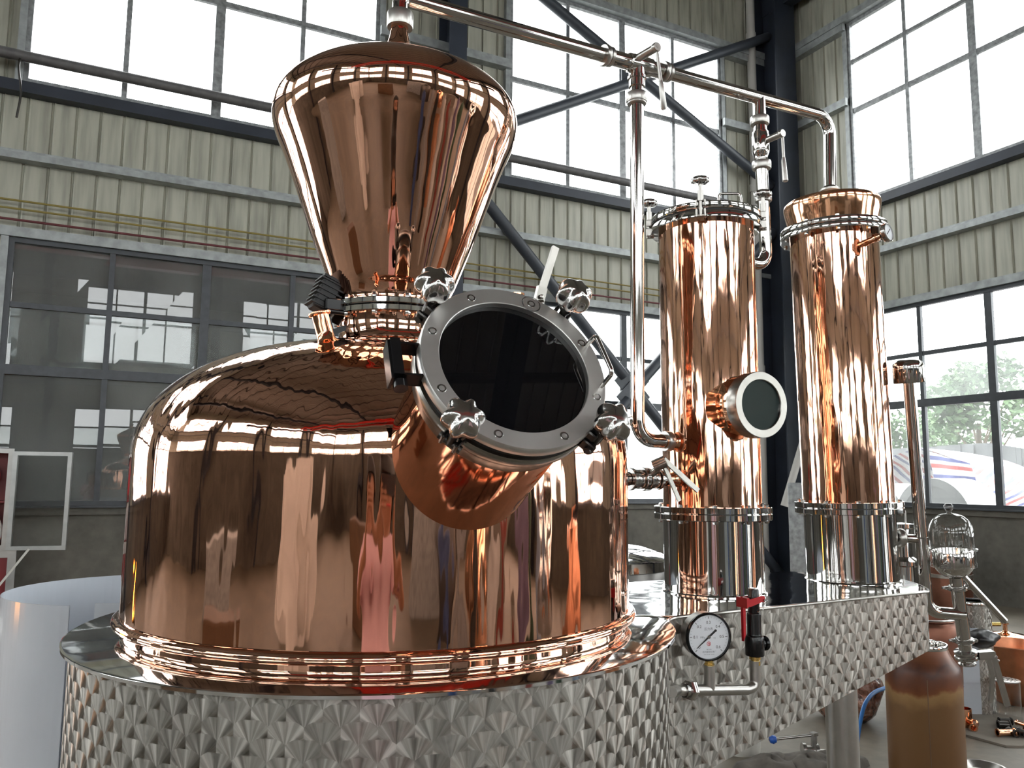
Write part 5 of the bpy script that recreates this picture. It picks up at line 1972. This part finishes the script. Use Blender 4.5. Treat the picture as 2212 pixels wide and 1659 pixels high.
mo.build('mouth', M['ink_red'], who)
for s in (-1, 1):
    MB().lathe([(0, -.006), (.018, -.005), (.026, 0), (.018, .005), (0, .006)], pp(s * .082, .0, 1.57), PR_, 18).build('ear', M['skin'], who)
    MB().box(pp(s * .10, .06, .018), (.085, .25, .036), (PR_, PF_, EZ), .015).build('shoe', M['hair'], who, None)
ph = MB()
ph.box(pp(.0, .378, 1.585) - EZ * .0, (.150, .008, .074), (PR_, PF_, EZ), .004)
tag(ph.build('phone', M['black_paint'], smooth=None), 'black phone held up by the person in pink', 'phone')

# ------------------------------------------------------------------ outside
gr = MB().box((20, 10, -.16), (90, 90, .1))
structure(gr.build('ground_yard', M['asphalt'], smooth=None))


def tree(name, x, y, zc, rr_, n2, label, th_=.16, seed=1):
    rnd = random.Random(seed)
    t = thing(name, label, 'tree', (x, y, -.1))
    tr = MB().tube([(x, y, -.1), (x + .1, y + .1, zc * .5), (x, y, zc)], [th_, th_ * .8, th_ * .4], 10)
    for k in range(7):
        a = rnd.uniform(0, 2 * PI)
        tr.tube([(x, y, zc * rnd.uniform(.45, .75)), (x + rr_ * .6 * math.cos(a), y + rr_ * .6 * math.sin(a), zc + rnd.uniform(-.1, .5) * rr_)], [th_ * .35, .015], 6)
    tr.build('trunk', M['bark'], t)
    lf = MB()
    blobs = []
    for k in range(16):
        a, e = rnd.uniform(0, 2 * PI), rnd.uniform(-.6, 1.1)
        q = rr_ * rnd.uniform(.35, .85)
        blobs.append((Vector((x + q * math.cos(a), y + q * math.sin(a), zc + .25 * rr_ + e * rr_ * .55)), rr_ * rnd.uniform(.22, .42)))
    for k in range(n2):
        c_, br_ = blobs[k % len(blobs)]
        v = Vector((rnd.gauss(0, 1), rnd.gauss(0, 1), rnd.gauss(0, 1))).normalized() * br_ * rnd.uniform(.55, 1.05)
        p_ = c_ + v
        s_ = rnd.uniform(.10, .17)
        u_ = Vector((rnd.gauss(0, 1), rnd.gauss(0, 1), rnd.gauss(0, .6))).normalized()
        w_ = u_.cross(Vector((rnd.gauss(0, 1), rnd.gauss(0, 1), rnd.gauss(0, 1)))).normalized()
        lf.quad(p_ - u_ * s_, p_ - w_ * s_ * .5, p_ + u_ * s_, p_ + w_ * s_ * .5)
    lf.build('foliage', M['leaf'], t, None)
    return t


tree('tree', 26.5, 17.2, 3.6, 1.9, 2600, 'tallest tree outside the right window, above the striped tarpaulin', seed=1)
tree('tree', 29.5, 23.0, 2.7, 1.8, 1700, 'leftmost tree outside, showing between the right column and the capped pipe', seed=2)
tree('tree', 31.0, 16.6, 3.0, 1.9, 1900, 'tree outside the pane at the right edge of the picture', seed=3)
tree('tree', 33.5, 23.0, 2.5, 2.2, 1700, 'lower tree outside, behind and left of the tallest one', seed=4)
tree('tree', 31.0, 12.0, 2.4, 1.9, 1500, 'tree furthest to the right outside, mostly cut off by the picture edge', seed=5)

fn = MB()
px_ = 20.0
pts = [(22.5, 2.30), (18.5, 2.42), (15.5, 2.60), (12.8, 2.68), (11.8, 2.50), (6, 2.3), (-2, 2.3)]
for (a, b) in zip(pts[:-1], pts[1:]):
    n3 = 8
    for k in range(n3):
        f0, f1 = k / n3, (k + 1) / n3
        y0_, y1_ = a[0] + (b[0] - a[0]) * f0, a[0] + (b[0] - a[0]) * f1
        z0_, z1_ = a[1] + (b[1] - a[1]) * f0, a[1] + (b[1] - a[1]) * f1
        fn.box((px_ + .05 * math.sin(y0_ * 4), (y0_ + y1_) / 2, (z0_ + z1_) / 2 - .45), (.03, abs(y1_ - y0_) + .02, .75))
for k in range(9):
    fn.cyl((px_ + .1, 22 - 3 * k, -.1), (px_ + .1, 22 - 3 * k, 2.3), .04, 10)
tag(fn.build('shade_net', M['grey_net'], smooth=None), 'grey shade net stretched between posts outside, below the trees', 'net')

tp = MB()
TY0, TY1 = 11.65, 9.50
nn_, mm_ = 40, 14
for i in range(nn_ + 1):
    f_ = i / nn_
    a = PI * f_
    for k in range(mm_ + 1):
        g_ = k / mm_
        r_ = 1.13 + .03 * math.sin(9 * a + 3 * g_) + .02 * math.sin(17 * a - 5 * g_)
        yy = (TY0 + TY1) / 2 + r_ * math.cos(a) * (1.0 + .08 * g_)
        zz = .95 + 1.38 * math.sin(a) ** .8 * (1 - .10 * f_) * (1 - .1 * g_ * g_)
        if f_ > .5:
            zz -= (.15 * (f_ - .5)) * g_
        tp.v.append(Vector((14.4 + 2.2 * (g_ - .0) + .12 * math.sin(6 * a), yy, zz)))
for i in range(nn_):
    for k in range(mm_):
        q = [i * (mm_ + 1) + k, i * (mm_ + 1) + k + 1, (i + 1) * (mm_ + 1) + k + 1, (i + 1) * (mm_ + 1) + k]
        f0, f1 = i / nn_, (i + 1) / nn_
        g0, g1 = k / mm_, (k + 1) / mm_
        uu_ = lambda f_, g_: (f_ * 3.6 + g_ * .9 + .08 * math.sin(20 * f_), g_)
        tp.face(q, [uu_(f0, g0), uu_(f0, g1), uu_(f1, g1), uu_(f1, g0)])
# the hanging front flap
b0 = len(tp.v)
for i in range(13):
    for k in range(8):
        f_, g_ = i / 12, k / 7
        tp.v.append(Vector((14.3 + .05 * math.sin(9 * f_) + .1 * g_, 10.35 - .85 * f_ - .1 * math.sin(3 * g_), 1.95 - 1.0 * g_ + .25 * (1 - f_) * (1 - g_))))
for i in range(12):
    for k in range(7):
        q = [b0 + i * 8 + k, b0 + (i + 1) * 8 + k, b0 + (i + 1) * 8 + k + 1, b0 + i * 8 + k + 1]
        uf_ = lambda i_, k_: (k_ / 7 * .95 + i_ / 12 * .1, i_ / 12)
        tp.face(q, [uf_(i, k), uf_(i + 1, k), uf_(i + 1, k + 1), uf_(i, k + 1)])
tarp = tp.build('tarpaulin', M['tarp'], smooth=60)
tag(tarp, 'red, white and blue striped tarpaulin draped over a heap in the yard outside', 'tarpaulin')
for (y_, z_, r_, x_, lab) in ((10.78, .95, .62, 13.3, 'left of the two white round tanks lying in front of the striped tarpaulin'), (9.30, .95, .72, 12.9, 'right of the two white round tanks lying in front of the striped tarpaulin')):
    t = thing('white_tank', lab, 'tank', (x_, y_, 0), 'white tanks in the yard')
    MB().lathe([(r_, 0), (r_, .9), (r_ * .97, .93)], (x_, y_, z_), (1, 0, 0), 56).build('tank_shell', M['outside_white'], t)
    MB().lathe([(0, .03), (r_ * .80, .03), (r_ * .80, .0), (r_, 0)], (x_, y_, z_), (1, 0, 0), 56).build('tank_end', M['grey_net'], t)
    m_ = MB()
    for a_ in range(8):
        for b_ in range(8):
            q_ = Vector(((a_ - 3.5) * .09, (b_ - 3.5) * .09, 0))
            if q_.length < r_ * .5:
                m_.lathe([(.022, 0), (.022, -.012), (0, -.012)], (x_ + .03, y_ + .28 + q_.x, z_ - .10 + q_.y), (1, 0, 0), 8)
    m_.build('vents', M['outside_white'], t, None)
    for yy_ in (-.3, .3):
        MB().box((x_ + .45, y_ + yy_, (z_ - r_) / 2 + .0), (.7, .12, z_ - r_ + .2)).build('cradle', M['outside_grey'], t, None)
ob = MB().box((9.5, 19.5, 1.3), (7.0, .3, 2.8))
tag(ob.build('yard_wall', M['outside_white'], smooth=None), 'white wall outside the back window, seen between pot and left column', 'wall')
